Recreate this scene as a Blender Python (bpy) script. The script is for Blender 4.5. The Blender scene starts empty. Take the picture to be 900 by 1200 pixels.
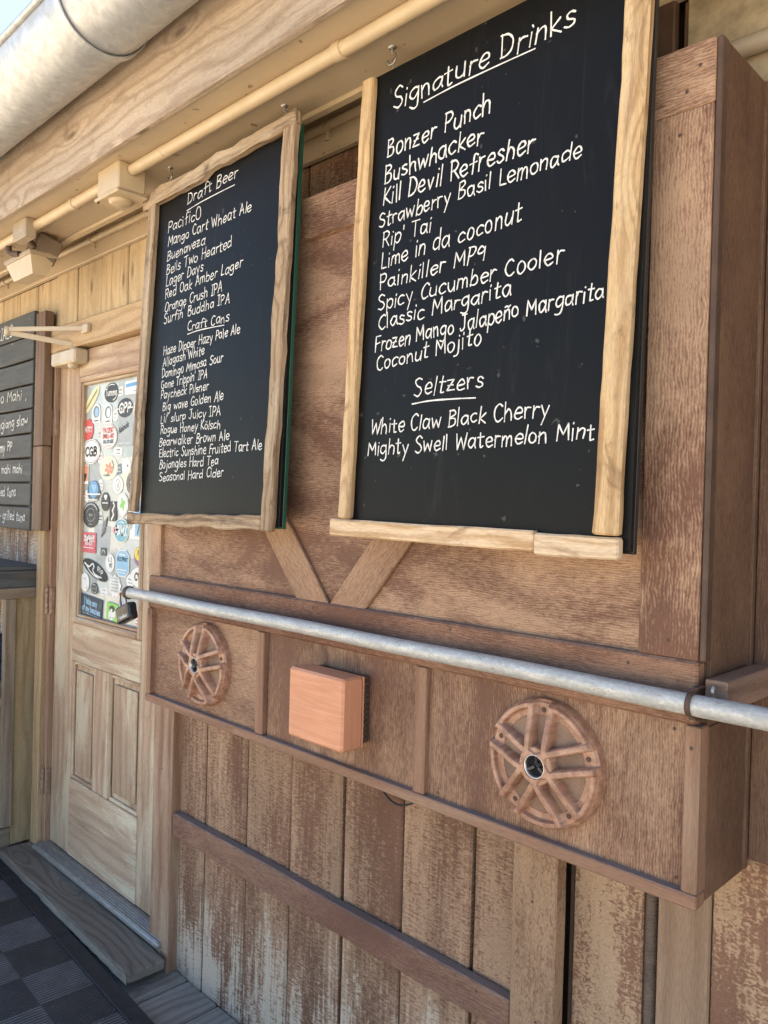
import bpy, bmesh, math, random
from mathutils import Vector, Matrix
random.seed(7)
R = math.radians
SC = bpy.context.scene
COL = SC.collection
# Survey frame: all dimensions below are metres measured from the photographer's eye
# (x along the wall, y into the wall, z up); OFF moves them to the world (wall y = 0, deck z = 0).
OFF = Vector((0.0, -1.41, 1.58))

# ------------------------------------------------------------------ camera
cd = bpy.data.cameras.new('camera'); cam = bpy.data.objects.new('camera', cd); COL.objects.link(cam)
cd.sensor_fit = 'AUTO'; cd.sensor_width = 36.0; cd.lens = 925 / 1200 * 36.0
cd.clip_start = 0.02; cd.clip_end = 2000
right = Vector((.710, .703, .027)); fwd = Vector((-.703, .711, -.007)).normalized()
right = (right - fwd * right.dot(fwd)).normalized(); up = right.cross(fwd)
cam.matrix_world = Matrix.Translation(OFF) @ Matrix((
    (right.x, up.x, -fwd.x, 0), (right.y, up.y, -fwd.y, 0), (right.z, up.z, -fwd.z, 0), (0, 0, 0, 1)))
SC.camera = cam

# ------------------------------------------------------------------ sky, sun, exposure
SUN_EL, SUN_AZ = R(58), R(-25)          # behind the building: the whole front stands in open shade
w = bpy.data.worlds.new('World'); SC.world = w; w.use_nodes = True
nt = w.node_tree; nt.nodes.clear()
sky = nt.nodes.new('ShaderNodeTexSky'); sky.sky_type = 'NISHITA'; sky.sun_disc = False
sky.sun_elevation = SUN_EL; sky.sun_rotation = SUN_AZ; sky.air_density = 1.0; sky.dust_density = .6
bg = nt.nodes.new('ShaderNodeBackground'); bg.inputs['Strength'].default_value = .095
wo = nt.nodes.new('ShaderNodeOutputWorld')
nt.links.new(sky.outputs[0], bg.inputs[0]); nt.links.new(bg.outputs[0], wo.inputs[0])
sl = bpy.data.lights.new('sun', 'SUN'); sl.energy = 5.0; sl.angle = R(.53); sl.color = (1, .93, .82)
so = bpy.data.objects.new('sun', sl); COL.objects.link(so)
sdir = Vector((math.sin(SUN_AZ) * math.cos(SUN_EL), math.cos(SUN_AZ) * math.cos(SUN_EL), math.sin(SUN_EL)))
so.rotation_euler = sdir.to_track_quat('Z', 'Y').to_euler(); so.location = (0, 5, 12)
vs = SC.view_settings
vs.view_transform = 'Standard'; vs.look = 'None'; vs.gamma = 1; vs.use_curve_mapping = False
vs.exposure = 2.05

# ------------------------------------------------------------------ materials
class NT:
    def __init__(s, name):
        s.m = bpy.data.materials.new(name); s.m.use_nodes = True; s.t = s.m.node_tree; s.t.nodes.clear()
        s.out = s.t.nodes.new('ShaderNodeOutputMaterial'); s.b = s.t.nodes.new('ShaderNodeBsdfPrincipled')
        s.t.links.new(s.b.outputs[0], s.out.inputs[0])
    def put(s, sock, v):
        if hasattr(v, 'is_output'): s.t.links.new(v, sock)
        elif isinstance(v, (tuple, list)) and sock.type == 'RGBA' and len(v) == 3: sock.default_value = (*v, 1)
        else: sock.default_value = v
    def node(s, typ, ins={}, **props):
        n = s.t.nodes.new(typ)
        for k, v in props.items(): setattr(n, k, v)
        for k, v in ins.items(): s.put(n.inputs[k], v)
        return n
    def uv(s, su=1, sv=1, off=(0, 0, 0)):
        u = s.node('ShaderNodeUVMap').outputs[0]
        return s.node('ShaderNodeMapping', {0: u, 1: off, 3: (su, sv, 1)}).outputs[0]
    def noise(s, vec, scale=1, det=4, rough=.55, dist=0):
        return s.node('ShaderNodeTexNoise', {'Vector': vec, 'Scale': scale, 'Detail': det, 'Roughness': rough, 'Distortion': dist}, noise_dimensions='2D').outputs[0]
    def math(s, op, a, b=0.0, c=0.0):
        return s.node('ShaderNodeMath', {0: a, 1: b, 2: c}, operation=op).outputs[0]
    def ramp(s, f, a, b):                # smooth 0..1 between a and b
        return s.node('ShaderNodeMapRange', {0: f, 1: a, 2: b, 3: 0.0, 4: 1.0}, interpolation_type='SMOOTHSTEP').outputs[0]
    def rng(s, f, a, b, c, d):
        return s.node('ShaderNodeMapRange', {0: f, 1: a, 2: b, 3: c, 4: d}).outputs[0]
    def mix(s, f, a, b, blend='MIX'):
        n = s.node('ShaderNodeMix', data_type='RGBA', blend_type=blend)
        s.put(n.inputs[0], f); s.put(n.inputs[6], a); s.put(n.inputs[7], b); return n.outputs[2]
    def mul(s, c, f):                    # colour times grey factor
        g = s.node('ShaderNodeCombineColor', {0: f, 1: f, 2: f}).outputs[0]
        return s.mix(1.0, c, g, 'MULTIPLY')
    def bump(s, h, strength=.4, dist=.002):
        s.put(s.b.inputs['Normal'], s.node('ShaderNodeBump', {'Height': h, 'Strength': strength, 'Distance': dist}).outputs[0])
    def fin(s, col, rough=.7, metal=0.0, spec=.35):
        s.put(s.b.inputs['Base Color'], col); s.put(s.b.inputs['Roughness'], rough); s.put(s.b.inputs['Metallic'], metal)
        s.put(s.b.inputs['Specular IOR Level'], spec); return s.m
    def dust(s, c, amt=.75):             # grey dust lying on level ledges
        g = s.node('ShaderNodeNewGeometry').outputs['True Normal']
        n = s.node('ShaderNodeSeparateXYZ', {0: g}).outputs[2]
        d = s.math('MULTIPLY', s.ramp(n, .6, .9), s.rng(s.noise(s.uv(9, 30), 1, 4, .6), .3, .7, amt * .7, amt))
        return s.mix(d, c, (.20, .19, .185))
    def z(s):                            # height above the deck, in metres
        g = s.node('ShaderNodeNewGeometry').outputs['Position']
        return s.node('ShaderNodeSeparateXYZ', {0: g}).outputs[2]

def m_hardboard(name, base, worn, bias=.0, pitch=.0065, patch=.5, rough=.62, dust=True):
    """embossed wood-grain siding: brown paint in the grooves, tan showing on the raised grain in rubbed patches"""
    s = NT(name)
    sep = s.node('ShaderNodeSeparateXYZ', {0: s.uv(1, 1)})
    w1 = s.noise(s.uv(26, 60), 1, 2, .5); w2 = s.noise(s.uv(5, 16, (8, 1, 0)), 1, 2, .5)
    ph = s.math('ADD', s.math('MULTIPLY', sep.outputs[1], 1 / pitch), s.math('ADD', s.math('MULTIPLY', w1, 1.9), s.math('MULTIPLY', w2, 3.0)))
    ln = s.math('ADD', s.math('MULTIPLY', s.math('SINE', s.math('MULTIPLY', ph, 6.283)), .5), .5)
    brk = s.noise(s.uv(48, 160, (1, 7, 0)), 1, 2, .5)            # breaks the grooves into dashes
    f = s.noise(s.uv(150, 500), 1, 2, .5)
    g = s.math('ADD', s.math('MULTIPLY', ln, .20), s.math('MULTIPLY', brk, .50))
    p = s.noise(s.uv(3.2, 9), 1, 4, .62, .4)
    p2 = s.noise(s.uv(1.3, 2.4, (5, 3, 0)), 1, 2, .5)
    k = s.math('ADD', s.math('MULTIPLY', s.math('SUBTRACT', p, .5), patch), s.math('MULTIPLY', s.math('SUBTRACT', p2, .5), patch * .8))
    v = s.math('ADD', s.math('ADD', g, s.math('MULTIPLY', s.math('SUBTRACT', f, .5), .25)), k)
    t = s.rng(v, .12 - bias, .62 - bias, 0.0, 1.0)
    c = s.mix(t, base, worn)
    c = s.mul(c, s.rng(s.noise(s.uv(3, 9, (2, 9, 0)), 1, 4, .6), .3, .7, .84, 1.14))
    c = s.mul(c, s.rng(f, .3, .7, .9, 1.1))
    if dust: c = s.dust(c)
    s.bump(g, .5, .002)
    return s.fin(c, s.rng(g, .2, .8, rough + .1, rough - .1), 0, .35)

def m_roughsawn(name, base, worn, bare, zfade, su=170, sv=48, bias=0.0, dis=.6, wamt=.85, sharp=1.0):
    """rough sawn planks: saw marks across the board, paint worn to bare pale wood towards the deck"""
    s = NT(name)
    g = s.noise(s.uv(su, sv), 1, 3, .6, dis)
    f = s.noise(s.uv(su * 2.2, sv * 2.6, (2, 6, 0)), 1, 2, .6)
    stre = s.noise(s.uv(5, 90), 1, 3, .6)
    p = s.noise(s.uv(3.0, 9), 1, 4, .65)
    big = s.noise(s.uv(.8, 4.1, (3, 1, 0)), 1, 2, .5)
    gg = s.math('ADD', s.math('MULTIPLY', g, .75), s.math('MULTIPLY', f, .3))
    v = s.math('ADD', s.math('ADD', gg, s.math('MULTIPLY', s.math('SUBTRACT', stre, .5), .40)),
               s.math('ADD', s.math('MULTIPLY', s.math('SUBTRACT', p, .5), .6), s.math('MULTIPLY', s.math('SUBTRACT', big, .5), .9)))
    t = s.ramp(v, .52 - bias - .12 * sharp, .52 - bias + .12 * sharp)
    c = s.mix(t, base, worn)
    c = s.mul(c, s.rng(s.noise(s.uv(1.5, 5, (7, 2, 0)), 1, 4, .6), .3, .7, .82, 1.18))
    c = s.mul(c, s.rng(f, .3, .7, .88, 1.12))
    zz = s.z()
    wv = s.math('ADD', s.math('ADD', s.math('MULTIPLY', s.math('SUBTRACT', p, .5), 1.3), s.math('MULTIPLY', s.math('SUBTRACT', stre, .5), 1.2)), s.math('MULTIPLY', s.math('SUBTRACT', gg, .52), 1.3))
    wv = s.math('ADD', s.math('ADD', wv, s.math('MULTIPLY', s.math('SUBTRACT', big, .5), 1.2)), s.rng(zz, zfade[0], zfade[1], .24, -.6))
    c = s.mix(s.math('MULTIPLY', s.ramp(wv, .0, .34), wamt), c, bare)
    s.bump(s.math('ADD', g, s.math('MULTIPLY', stre, .5)), .6, .0024)
    return s.fin(c, .78, 0, .25)

def m_timber(name, c1, c2, dark, rings=34, warp=.045, rough=.7, streak=.5, patches=None, pamt=.6, knots=True, spec=.3, dirt=.0, dust=False):
    """bare or washed timber with cathedral grain, streaks and knots"""
    s = NT(name)
    u = s.uv(1, 1)
    n1 = s.noise(s.uv(1.6, 5.5), 1, 3, .5)
    sep = s.node('ShaderNodeSeparateXYZ', {0: u})
    v = s.math('ADD', sep.outputs[1], s.math('MULTIPLY', n1, warp * 2))
    fine = s.noise(s.uv(7, 260), 1, 3, .6)
    if knots:
        vo = s.node('ShaderNodeTexVoronoi', {'Vector': s.uv(1.7, 5.2, (.37, .21, 0)), 'Scale': 1.0, 'Randomness': 1.0}, voronoi_dimensions='2D')
        kd = vo.outputs['Distance']
        kn = s.math('SUBTRACT', 1.0, s.ramp(kd, .02, .22))
        v = s.math('ADD', v, s.math('MULTIPLY', kn, .055))
    ring = s.math('SINE', s.math('MULTIPLY', v, rings * 6.283))
    ring = s.math('ADD', s.math('MULTIPLY', ring, .5), .5)
    ring = s.math('POWER', ring, 2.2)
    t = s.math('ADD', s.math('MULTIPLY', ring, .45), s.math('MULTIPLY', fine, .75))
    c = s.mix(s.ramp(t, .2, .95), c2, c1)
    st = s.noise(s.uv(1.8, 38, (4, 4, 0)), 1, 4, .6)
    c = s.mix(s.math('MULTIPLY', s.ramp(st, .54, .76), streak), c, dark)
    if knots:
        core = s.math('SUBTRACT', 1.0, s.ramp(kd, .015, .075))
        pick = s.math('GREATER_THAN', s.node('ShaderNodeSeparateColor', {0: vo.outputs['Color']}).outputs[0], .62)
        c = s.mix(s.math('MULTIPLY', s.math('MULTIPLY', core, pick), .75), c, tuple(x * .5 for x in dark))
    if patches:
        pp = s.noise(s.uv(1.4, 9, (8, 8, 0)), 1, 4, .65, .3)
        pp = s.math('ADD', pp, s.math('MULTIPLY', s.math('SUBTRACT', fine, .5), .3))
        c = s.mix(s.math('MULTIPLY', s.ramp(pp, .48, .66), pamt), c, patches)
    c = s.mul(c, s.rng(s.noise(s.uv(.9, 3, (6, 1, 0)), 1, 3), .3, .7, .85, 1.14))
    gr = s.noise(s.uv(55, 420, (9, 2, 0)), 1, 2, .6)
    c = s.mul(c, s.rng(gr, .25, .75, .84, 1.14))
    if dirt:
        dd = s.noise(s.uv(7, 16, (2, 2, 0)), 1, 5, .7, .6)
        c = s.mix(s.math('MULTIPLY', s.ramp(dd, .53, .72), dirt), c, tuple(x * .75 for x in dark))
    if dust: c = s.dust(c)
    s.bump(s.math('ADD', fine, s.math('MULTIPLY', ring, .3)), .45, .0018)
    return s.fin(c, rough, 0, spec)

def m_plain(name, col, rough=.6, metal=0.0, spec=.4, var=.12, scale=9, bump=.15, specks=None):
    s = NT(name)
    n = s.noise(s.uv(scale, scale), 1, 5, .65)
    c = s.mul(col, s.rng(n, .3, .7, 1 - var, 1 + var))
    if specks:
        q = s.ramp(s.noise(s.uv(26, 26, (3, 3, 0)), 1, 2, .5), .73, .77)
        c = s.mix(s.math('MULTIPLY', q, .8), c, specks)
    n2 = s.noise(s.uv(scale * 14, scale * 14), 1, 3, .6)
    s.bump(n2, bump, .001)
    return s.fin(c, s.rng(n, .3, .7, min(1, rough + .08), max(.05, rough - .08)), metal, spec)

BR, TAN = (.15, .073, .045), (.40, .25, .158)
M = {}
M['panel'] = m_hardboard('embossed_brown_panel', BR, TAN, -.04, .0044, 1.15)
M['panel_fine'] = m_hardboard('embossed_brown_lower_panel', BR, (.37, .23, .142), -.05, .0046, 1.0)
M['stile'] = m_hardboard('worn_tan_stile', (.15, .07, .042), (.42, .27, .172), .04, .0056, 1.15)
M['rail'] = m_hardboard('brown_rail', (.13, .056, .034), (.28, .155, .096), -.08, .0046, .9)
M['side'] = m_hardboard('dark_brown_side', (.10, .052, .032), (.18, .105, .064), -.06, .005, .9)
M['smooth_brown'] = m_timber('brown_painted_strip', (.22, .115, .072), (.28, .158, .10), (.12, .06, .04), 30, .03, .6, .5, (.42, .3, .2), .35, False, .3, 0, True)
M['brace'] = m_hardboard('brace_board', (.18, .092, .054), (.36, .222, .135), .05, .0048, .5)
M['plank'] = m_roughsawn('rough_sawn_plank', (.18, .092, .058), (.375, .242, .152), (.56, .47, .37), (.1, .62), 190, 52, .0, .5, .8, 1.5)
M['plank_left'] = m_roughsawn('weathered_left_plank', (.24, .14, .1), (.44, .33, .22), (.58, .53, .47), (1.1, 1.9), 130, 60)
M['plank_top'] = m_timber('tan_plank', (.42, .31, .185), (.5, .385, .24), (.27, .17, .1), 16, .03, .75, .55, (.55, .43, .28), .4, True)
M['patch'] = m_roughsawn('crackled_paint_wall', (.23, .122, .076), (.42, .28, .172), (.58, .50, .40), (.1, .8), 95, 60, .0, 1.2, .75, .8)
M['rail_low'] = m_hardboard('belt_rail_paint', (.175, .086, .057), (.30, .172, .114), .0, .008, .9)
M['post'] = m_timber('worn_brown_post', (.27, .148, .094), (.37, .235, .15), (.19, .1, .064), 20, .03, .7, .5, (.5, .38, .27), .5, False)
M['batten'] = m_roughsawn('batten_paint', (.21, .115, .07), (.36, .232, .142), (.55, .45, .34), (-.3, .5), 60, 110, .1, .6, .85, 1.7)
M['upright'] = m_timber('dark_brown_upright', (.14, .088, .058), (.20, .13, .088), (.07, .042, .028), 22, .04, .7, .5, (.26, .18, .12), .4, False)
M['strip'] = m_timber('tan_painted_strip', (.28, .178, .112), (.345, .226, .145), (.18, .105, .066), 18, .03, .7, .5, (.42, .3, .2), .5, False)
M['door'] = m_timber('washed_door_wood', (.37, .245, .162), (.475, .335, .225), (.27, .155, .10), 22, .04, .55, .6, (.62, .53, .38), .75, False, .3, .25)
M['door_rail'] = m_timber('washed_door_rail', (.44, .3, .205), (.54, .4, .275), (.3, .17, .12), 20, .05, .55, .6, (.66, .58, .42), .9, False)
M['frame_tan'] = m_timber('tan_door_casing', (.38, .255, .14), (.49, .35, .205), (.33, .2, .11), 24, .06, .65, .5, None, 0, False)
M['pine'] = m_timber('bright_pine_frame', (.38, .23, .105), (.58, .405, .215), (.24, .13, .06), 34, .05, .7, .8, (.66, .53, .35), .4, True, .3, .7)
M['pine_low'] = m_timber('pale_pine_frame', (.42, .26, .13), (.66, .49, .315), (.33, .19, .10), 60, .05, .7, .5, (.70, .58, .42), .4, True, .3, .65)
M['barn'] = m_timber('grey_brown_live_edge', (.22, .145, .088), (.39, .28, .175), (.13, .08, .05), 40, .05, .8, .85, (.6, .5, .37), .5, True, .3, .75)
M['fascia'] = m_timber('weathered_fascia', (.34, .255, .185), (.47, .38, .295), (.25, .175, .125), 26, .06, .75, .4, None, 0, True, .3, .4)
M['deckwood'] = m_timber('grey_deck_board', (.22, .2, .17), (.33, .305, .265), (.14, .12, .10), 30, .05, .8, .6, (.36, .34, .31), .35, True)
M['stepwood'] = m_timber('dark_grey_step', (.14, .118, .095), (.225, .195, .16), (.09, .075, .06), 24, .09, .75, .5, (.33, .3, .27), .3, True)
M['ply'] = m_timber('knotty_counter_board', (.31, .225, .12), (.40, .30, .175), (.19, .125, .065), 14, .12, .7, .5, None, 0, True)
M['greypost'] = m_timber('grey_brown_stud', (.2, .155, .11), (.27, .22, .16), (.12, .09, .06), 24, .04, .8, .5, None, 0, False)
M['blueboard'] = m_timber('blue_grey_stained_board', (.055, .065, .075), (.10, .11, .115), (.03, .035, .045), 22, .05, .7, .6, (.17, .13, .09), .45, False)
M['beige'] = m_plain('beige_soffit_paint', (.49, .385, .26), .5, 0, .4, .06, 4, .12, (.2, .13, .08))
M['beige2'] = m_plain('beige_conduit_paint', (.52, .405, .26), .4, 0, .5, .08, 9, .15, (.4, .3, .2))
M['taupe'] = m_plain('taupe_fixture_paint', (.36, .29, .205), .5, 0, .4, .1, 12, .15, (.45, .38, .28))
M['closer'] = m_plain('beige_closer_paint', (.50, .41, .29), .4, 0, .5, .08, 10, .1)
M['dkbrown'] = m_plain('dark_brown_paint', (.085, .05, .034), .6, 0, .4, .2, 15, .3)
M['shadowgap'] = m_plain('dark_backing', (.03, .02, .014), .9, 0, .1, .2, 10, .1)
M['green'] = m_plain('dark_green_edge_paint', (.012, .075, .045), .45, 0, .4, .15, 10, .1)
M['blackedge'] = m_plain('black_edge_paint', (.02, .019, .018), .5, 0, .4, .15, 10, .1)
M['black'] = m_plain('black_plastic', (.02, .02, .021), .38, 0, .5, .1, 12, .1)
M['steel'] = m_plain('dull_steel', (.42, .40, .38), .38, .8, .5, .12, 20, .1)
M['chrome'] = m_plain('chrome_ring', (.5, .47, .45), .32, 1, .5, .05, 10, .02)
M['rubberedge'] = m_plain('rubber_edge', (.025, .027, .032), .6, 0, .4, .15, 18, .2)
M['aluminium'] = m_plain('threshold_metal', (.40, .395, .385), .45, .6, .5, .2, 25, .2)
M['hingemetal'] = m_plain('painted_hinge', (.30, .2, .14), .45, .3, .5, .25, 40, .3)
M['cloth'] = m_plain('blue_cloth', (.045, .07, .15), .9, 0, .2, .3, 18, .4)
M['ink'] = m_plain('chalk_marker', (.70, .69, .66), .85, 0, .2, .16, 70, .05)
M['dullink'] = m_plain('faded_chalk', (.62, .61, .57), .9, 0, .2, .1, 60, .05)
M['corrug'] = m_plain('dark_corrugated_hose', (.13, .088, .06), .55, 0, .4, .25, 30, .2)

def m_board():
    s = NT('black_chalkboard')
    n = s.noise(s.uv(5, 5), 1, 5, .6); sm = s.noise(s.uv(3, 24, (4, 2, 0)), 1, 5, .7, 1.2)
    c = s.mix(s.math('MULTIPLY', s.ramp(sm, .56, .88), .07), (.0085, .0085, .0085), (.2, .2, .19))
    q = s.ramp(s.noise(s.uv(42, 42, (1, 6, 0)), 1, 2), .76, .8)
    c = s.mix(s.math('MULTIPLY', q, .10), c, (.5, .48, .44))
    s.bump(s.noise(s.uv(240, 240), 1, 2), .08, .0005)
    return s.fin(c, s.rng(n, .3, .7, .36, .28), 0, .12)
M['board'] = m_board()
def m_slat():
    s = NT('grey_black_slat')
    n = s.noise(s.uv(3, 40), 1, 4, .6); sm = s.noise(s.uv(7, 16, (4, 2, 0)), 1, 5, .7, 1.0)
    c = s.mul((.062, .062, .058), s.rng(n, .3, .7, .75, 1.25))
    c = s.mix(s.math('MULTIPLY', s.ramp(sm, .56, .8), .25), c, (.3, .3, .28))
    s.bump(n, .25, .0015); return s.fin(c, .62, 0, .35)
M['slat'] = m_slat()
def m_galv(name, col, metal, rough):
    s = NT(name)
    a = s.noise(s.uv(34, 34), 1, 4, .65, .5); b = s.noise(s.uv(5, 12), 1, 3, .6)
    v = s.node('ShaderNodeTexVoronoi', {'Vector': s.uv(55, 55), 'Scale': 1.0}, voronoi_dimensions='2D').outputs['Color']
    k = s.node('ShaderNodeSeparateColor', {0: v}).outputs[0]
    c = s.mul(col, s.math('ADD', s.rng(a, .3, .7, .84, 1.05), s.math('MULTIPLY', k, .12)))
    c = s.mix(s.math('MULTIPLY', s.ramp(b, .52, .7), .35), c, tuple(x * .72 for x in col))
    s.bump(a, .12, .001)
    return s.fin(c, s.rng(a, .3, .7, rough + .1, rough - .06), metal, .5)
M['galv'] = m_galv('galvanised_gutter', (.50, .515, .53), .6, .46)
def m_pipe():
    s = NT('galvanised_pipe')
    a = s.noise(s.uv(14, 50), 1, 6, .75, .2); b = s.noise(s.uv(110, 150), 1, 4, .65)
    v = s.math('ADD', a, s.math('MULTIPLY', s.math('SUBTRACT', b, .5), .6))
    c = s.mix(s.ramp(v, .3, .7), (.38, .38, .365), (.53, .53, .50))
    c = s.mix(s.math('MULTIPLY', s.ramp(v, .60, .66), .55), c, (.66, .64, .57))
    d = s.ramp(s.math('ADD', s.noise(s.uv(22, 60, (6, 6, 0)), 1, 5, .75), s.math('MULTIPLY', s.math('SUBTRACT', b, .5), .6)), .62, .70)
    c = s.mix(s.math('MULTIPLY', d, .6), c, (.24, .2, .16))
    s.bump(v, .35, .0012); return s.fin(c, s.rng(a, .3, .7, .6, .42), .2, .5)
M['pipe'] = m_pipe()
def m_speaker():
    s = NT('terracotta_speaker_paint')
    a = s.noise(s.uv(38, 38), 1, 6, .75, .1); b = s.noise(s.uv(90, 90, (3, 3, 0)), 1, 3, .6)
    c = s.mix(s.ramp(a, .28, .70), (.24, .115, .07), (.45, .26, .172))
    c = s.mix(s.math('MULTIPLY', s.ramp(b, .58, .72), .5), c, (.43, .19, .115))
    s.bump(b, .08, .001); return s.fin(c, s.rng(a, .3, .7, .46, .28), 0, .5)
M['speaker'] = m_speaker()
def m_grille():
    s = NT('perforated_grille')
    v = s.node('ShaderNodeTexVoronoi', {'Vector': s.uv(330, 330), 'Scale': 1.0, 'Randomness': 0.0}, voronoi_dimensions='2D').outputs['Distance']
    n = s.noise(s.uv(20, 20), 1, 4)
    c = s.mix(s.ramp(v, .22, .36), (.05, .03, .02), s.mul((.30, .19, .13), s.rng(n, .3, .7, .75, 1.25)))
    s.bump(v, .5, .001); return s.fin(c, .6, 0, .4)
M['grille'] = m_grille()
def m_cover():
    s = NT('brushed_orange_paint')
    a = s.noise(s.uv(5, 95), 1, 4, .65, .8); b = s.noise(s.uv(6, 6), 1, 4)
    c = s.mix(s.ramp(a, .3, .7), (.55, .235, .125), (.62, .30, .178))
    c = s.mul(c, s.rng(b, .3, .7, .9, 1.1))
    s.bump(a, .25, .001); return s.fin(c, .5, 0, .4)
M['cover'] = m_cover()
def m_mat():
    """rubber mat: ribbed squares, the ribs turning by a quarter from square to square"""
    s = NT('ribbed_rubber_mat')
    u = s.uv(1 / .18, 1 / .163)
    ch = s.node('ShaderNodeTexChecker', {0: u, 1: (0, 0, 0, 1), 2: (1, 1, 1, 1), 3: 1.0}).outputs[1]
    sp = s.node('ShaderNodeSeparateXYZ', {0: s.uv(1, 1)})
    wx = s.math('SINE', s.math('MULTIPLY', sp.outputs[0], 6.283 / .0125)); wy = s.math('SINE', s.math('MULTIPLY', sp.outputs[1], 6.283 / .0125))
    diag = s.math('MULTIPLY', wx, wy)
    h = s.node('ShaderNodeMix', data_type='FLOAT'); s.put(h.inputs[0], ch); s.put(h.inputs[2], wx); s.put(h.inputs[3], diag)
    h = s.math('ADD', s.math('MULTIPLY', h.outputs[0], .5), .5)
    n = s.noise(s.uv(14, 14), 1, 5, .7)
    c = s.mix(h, (.024, .025, .029), s.mix(ch, (.19, .195, .205), (.05, .052, .058)))
    c = s.mul(c, s.rng(n, .3, .7, .6, 1.05))
    d = s.ramp(s.noise(s.uv(120, 120, (5, 5, 0)), 1, 1), .77, .8)
    c = s.mix(s.math('MULTIPLY', d, .4), c, (.4, .38, .33))
    s.bump(h, .8, .003); return s.fin(c, .55, 0, .45)
M['mat'] = m_mat()
def m_glass():
    s = NT('hazy_glass')
    n = s.noise(s.uv(4, 4), 1, 5, .65); d = s.noise(s.uv(9, 9, (3, 8, 0)), 1, 4, .6, 1)
    c = s.mix(s.ramp(n, .38, .62), (.40, .44, .42), (.58, .61, .575))
    c = s.mix(s.math('MULTIPLY', s.ramp(d, .58, .72), .45), c, (.32, .35, .35))
    return s.fin(c, .12, 0, .5)
M['glass'] = m_glass()
def m_ground():
    s = NT('pale_sand'); p = s.node('ShaderNodeNewGeometry').outputs['Position']
    n = s.node('ShaderNodeTexNoise', {'Vector': p, 'Scale': .8, 'Detail': 8.0}).outputs[0]
    return s.fin(s.mul((.54, .44, .31), s.rng(n, .3, .7, .85, 1.12)), .9, 0, .2)
M['sand'] = m_ground()
def flat(name, col, rough=.45):
    if name not in M: M[name] = m_plain(name, col, rough, 0, .4, .05, 30, .02)
    return M[name]

# ------------------------------------------------------------------ mesh collector
def catmull(P, n=6):
    P = [Vector(p) for p in P]
    if len(P) < 3: return P
    closed = (P[0] - P[-1]).length < 1e-6
    out = []
    for i in range(len(P) - 1):
        a = P[i - 1] if i > 0 else (P[-2] if closed else P[0] * 2 - P[1])
        b, c = P[i], P[i + 1]
        d = P[i + 2] if i + 2 < len(P) else (P[1] if closed else P[-1] * 2 - P[-2])
        for k in range(n):
            t = k / n
            out.append(.5 * ((2 * b) + (c - a) * t + (2 * a - 5 * b + 4 * c - d) * t * t + (3 * b - a - 3 * c + d) * t ** 3))
    out.append(P[-1]); return out

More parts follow.
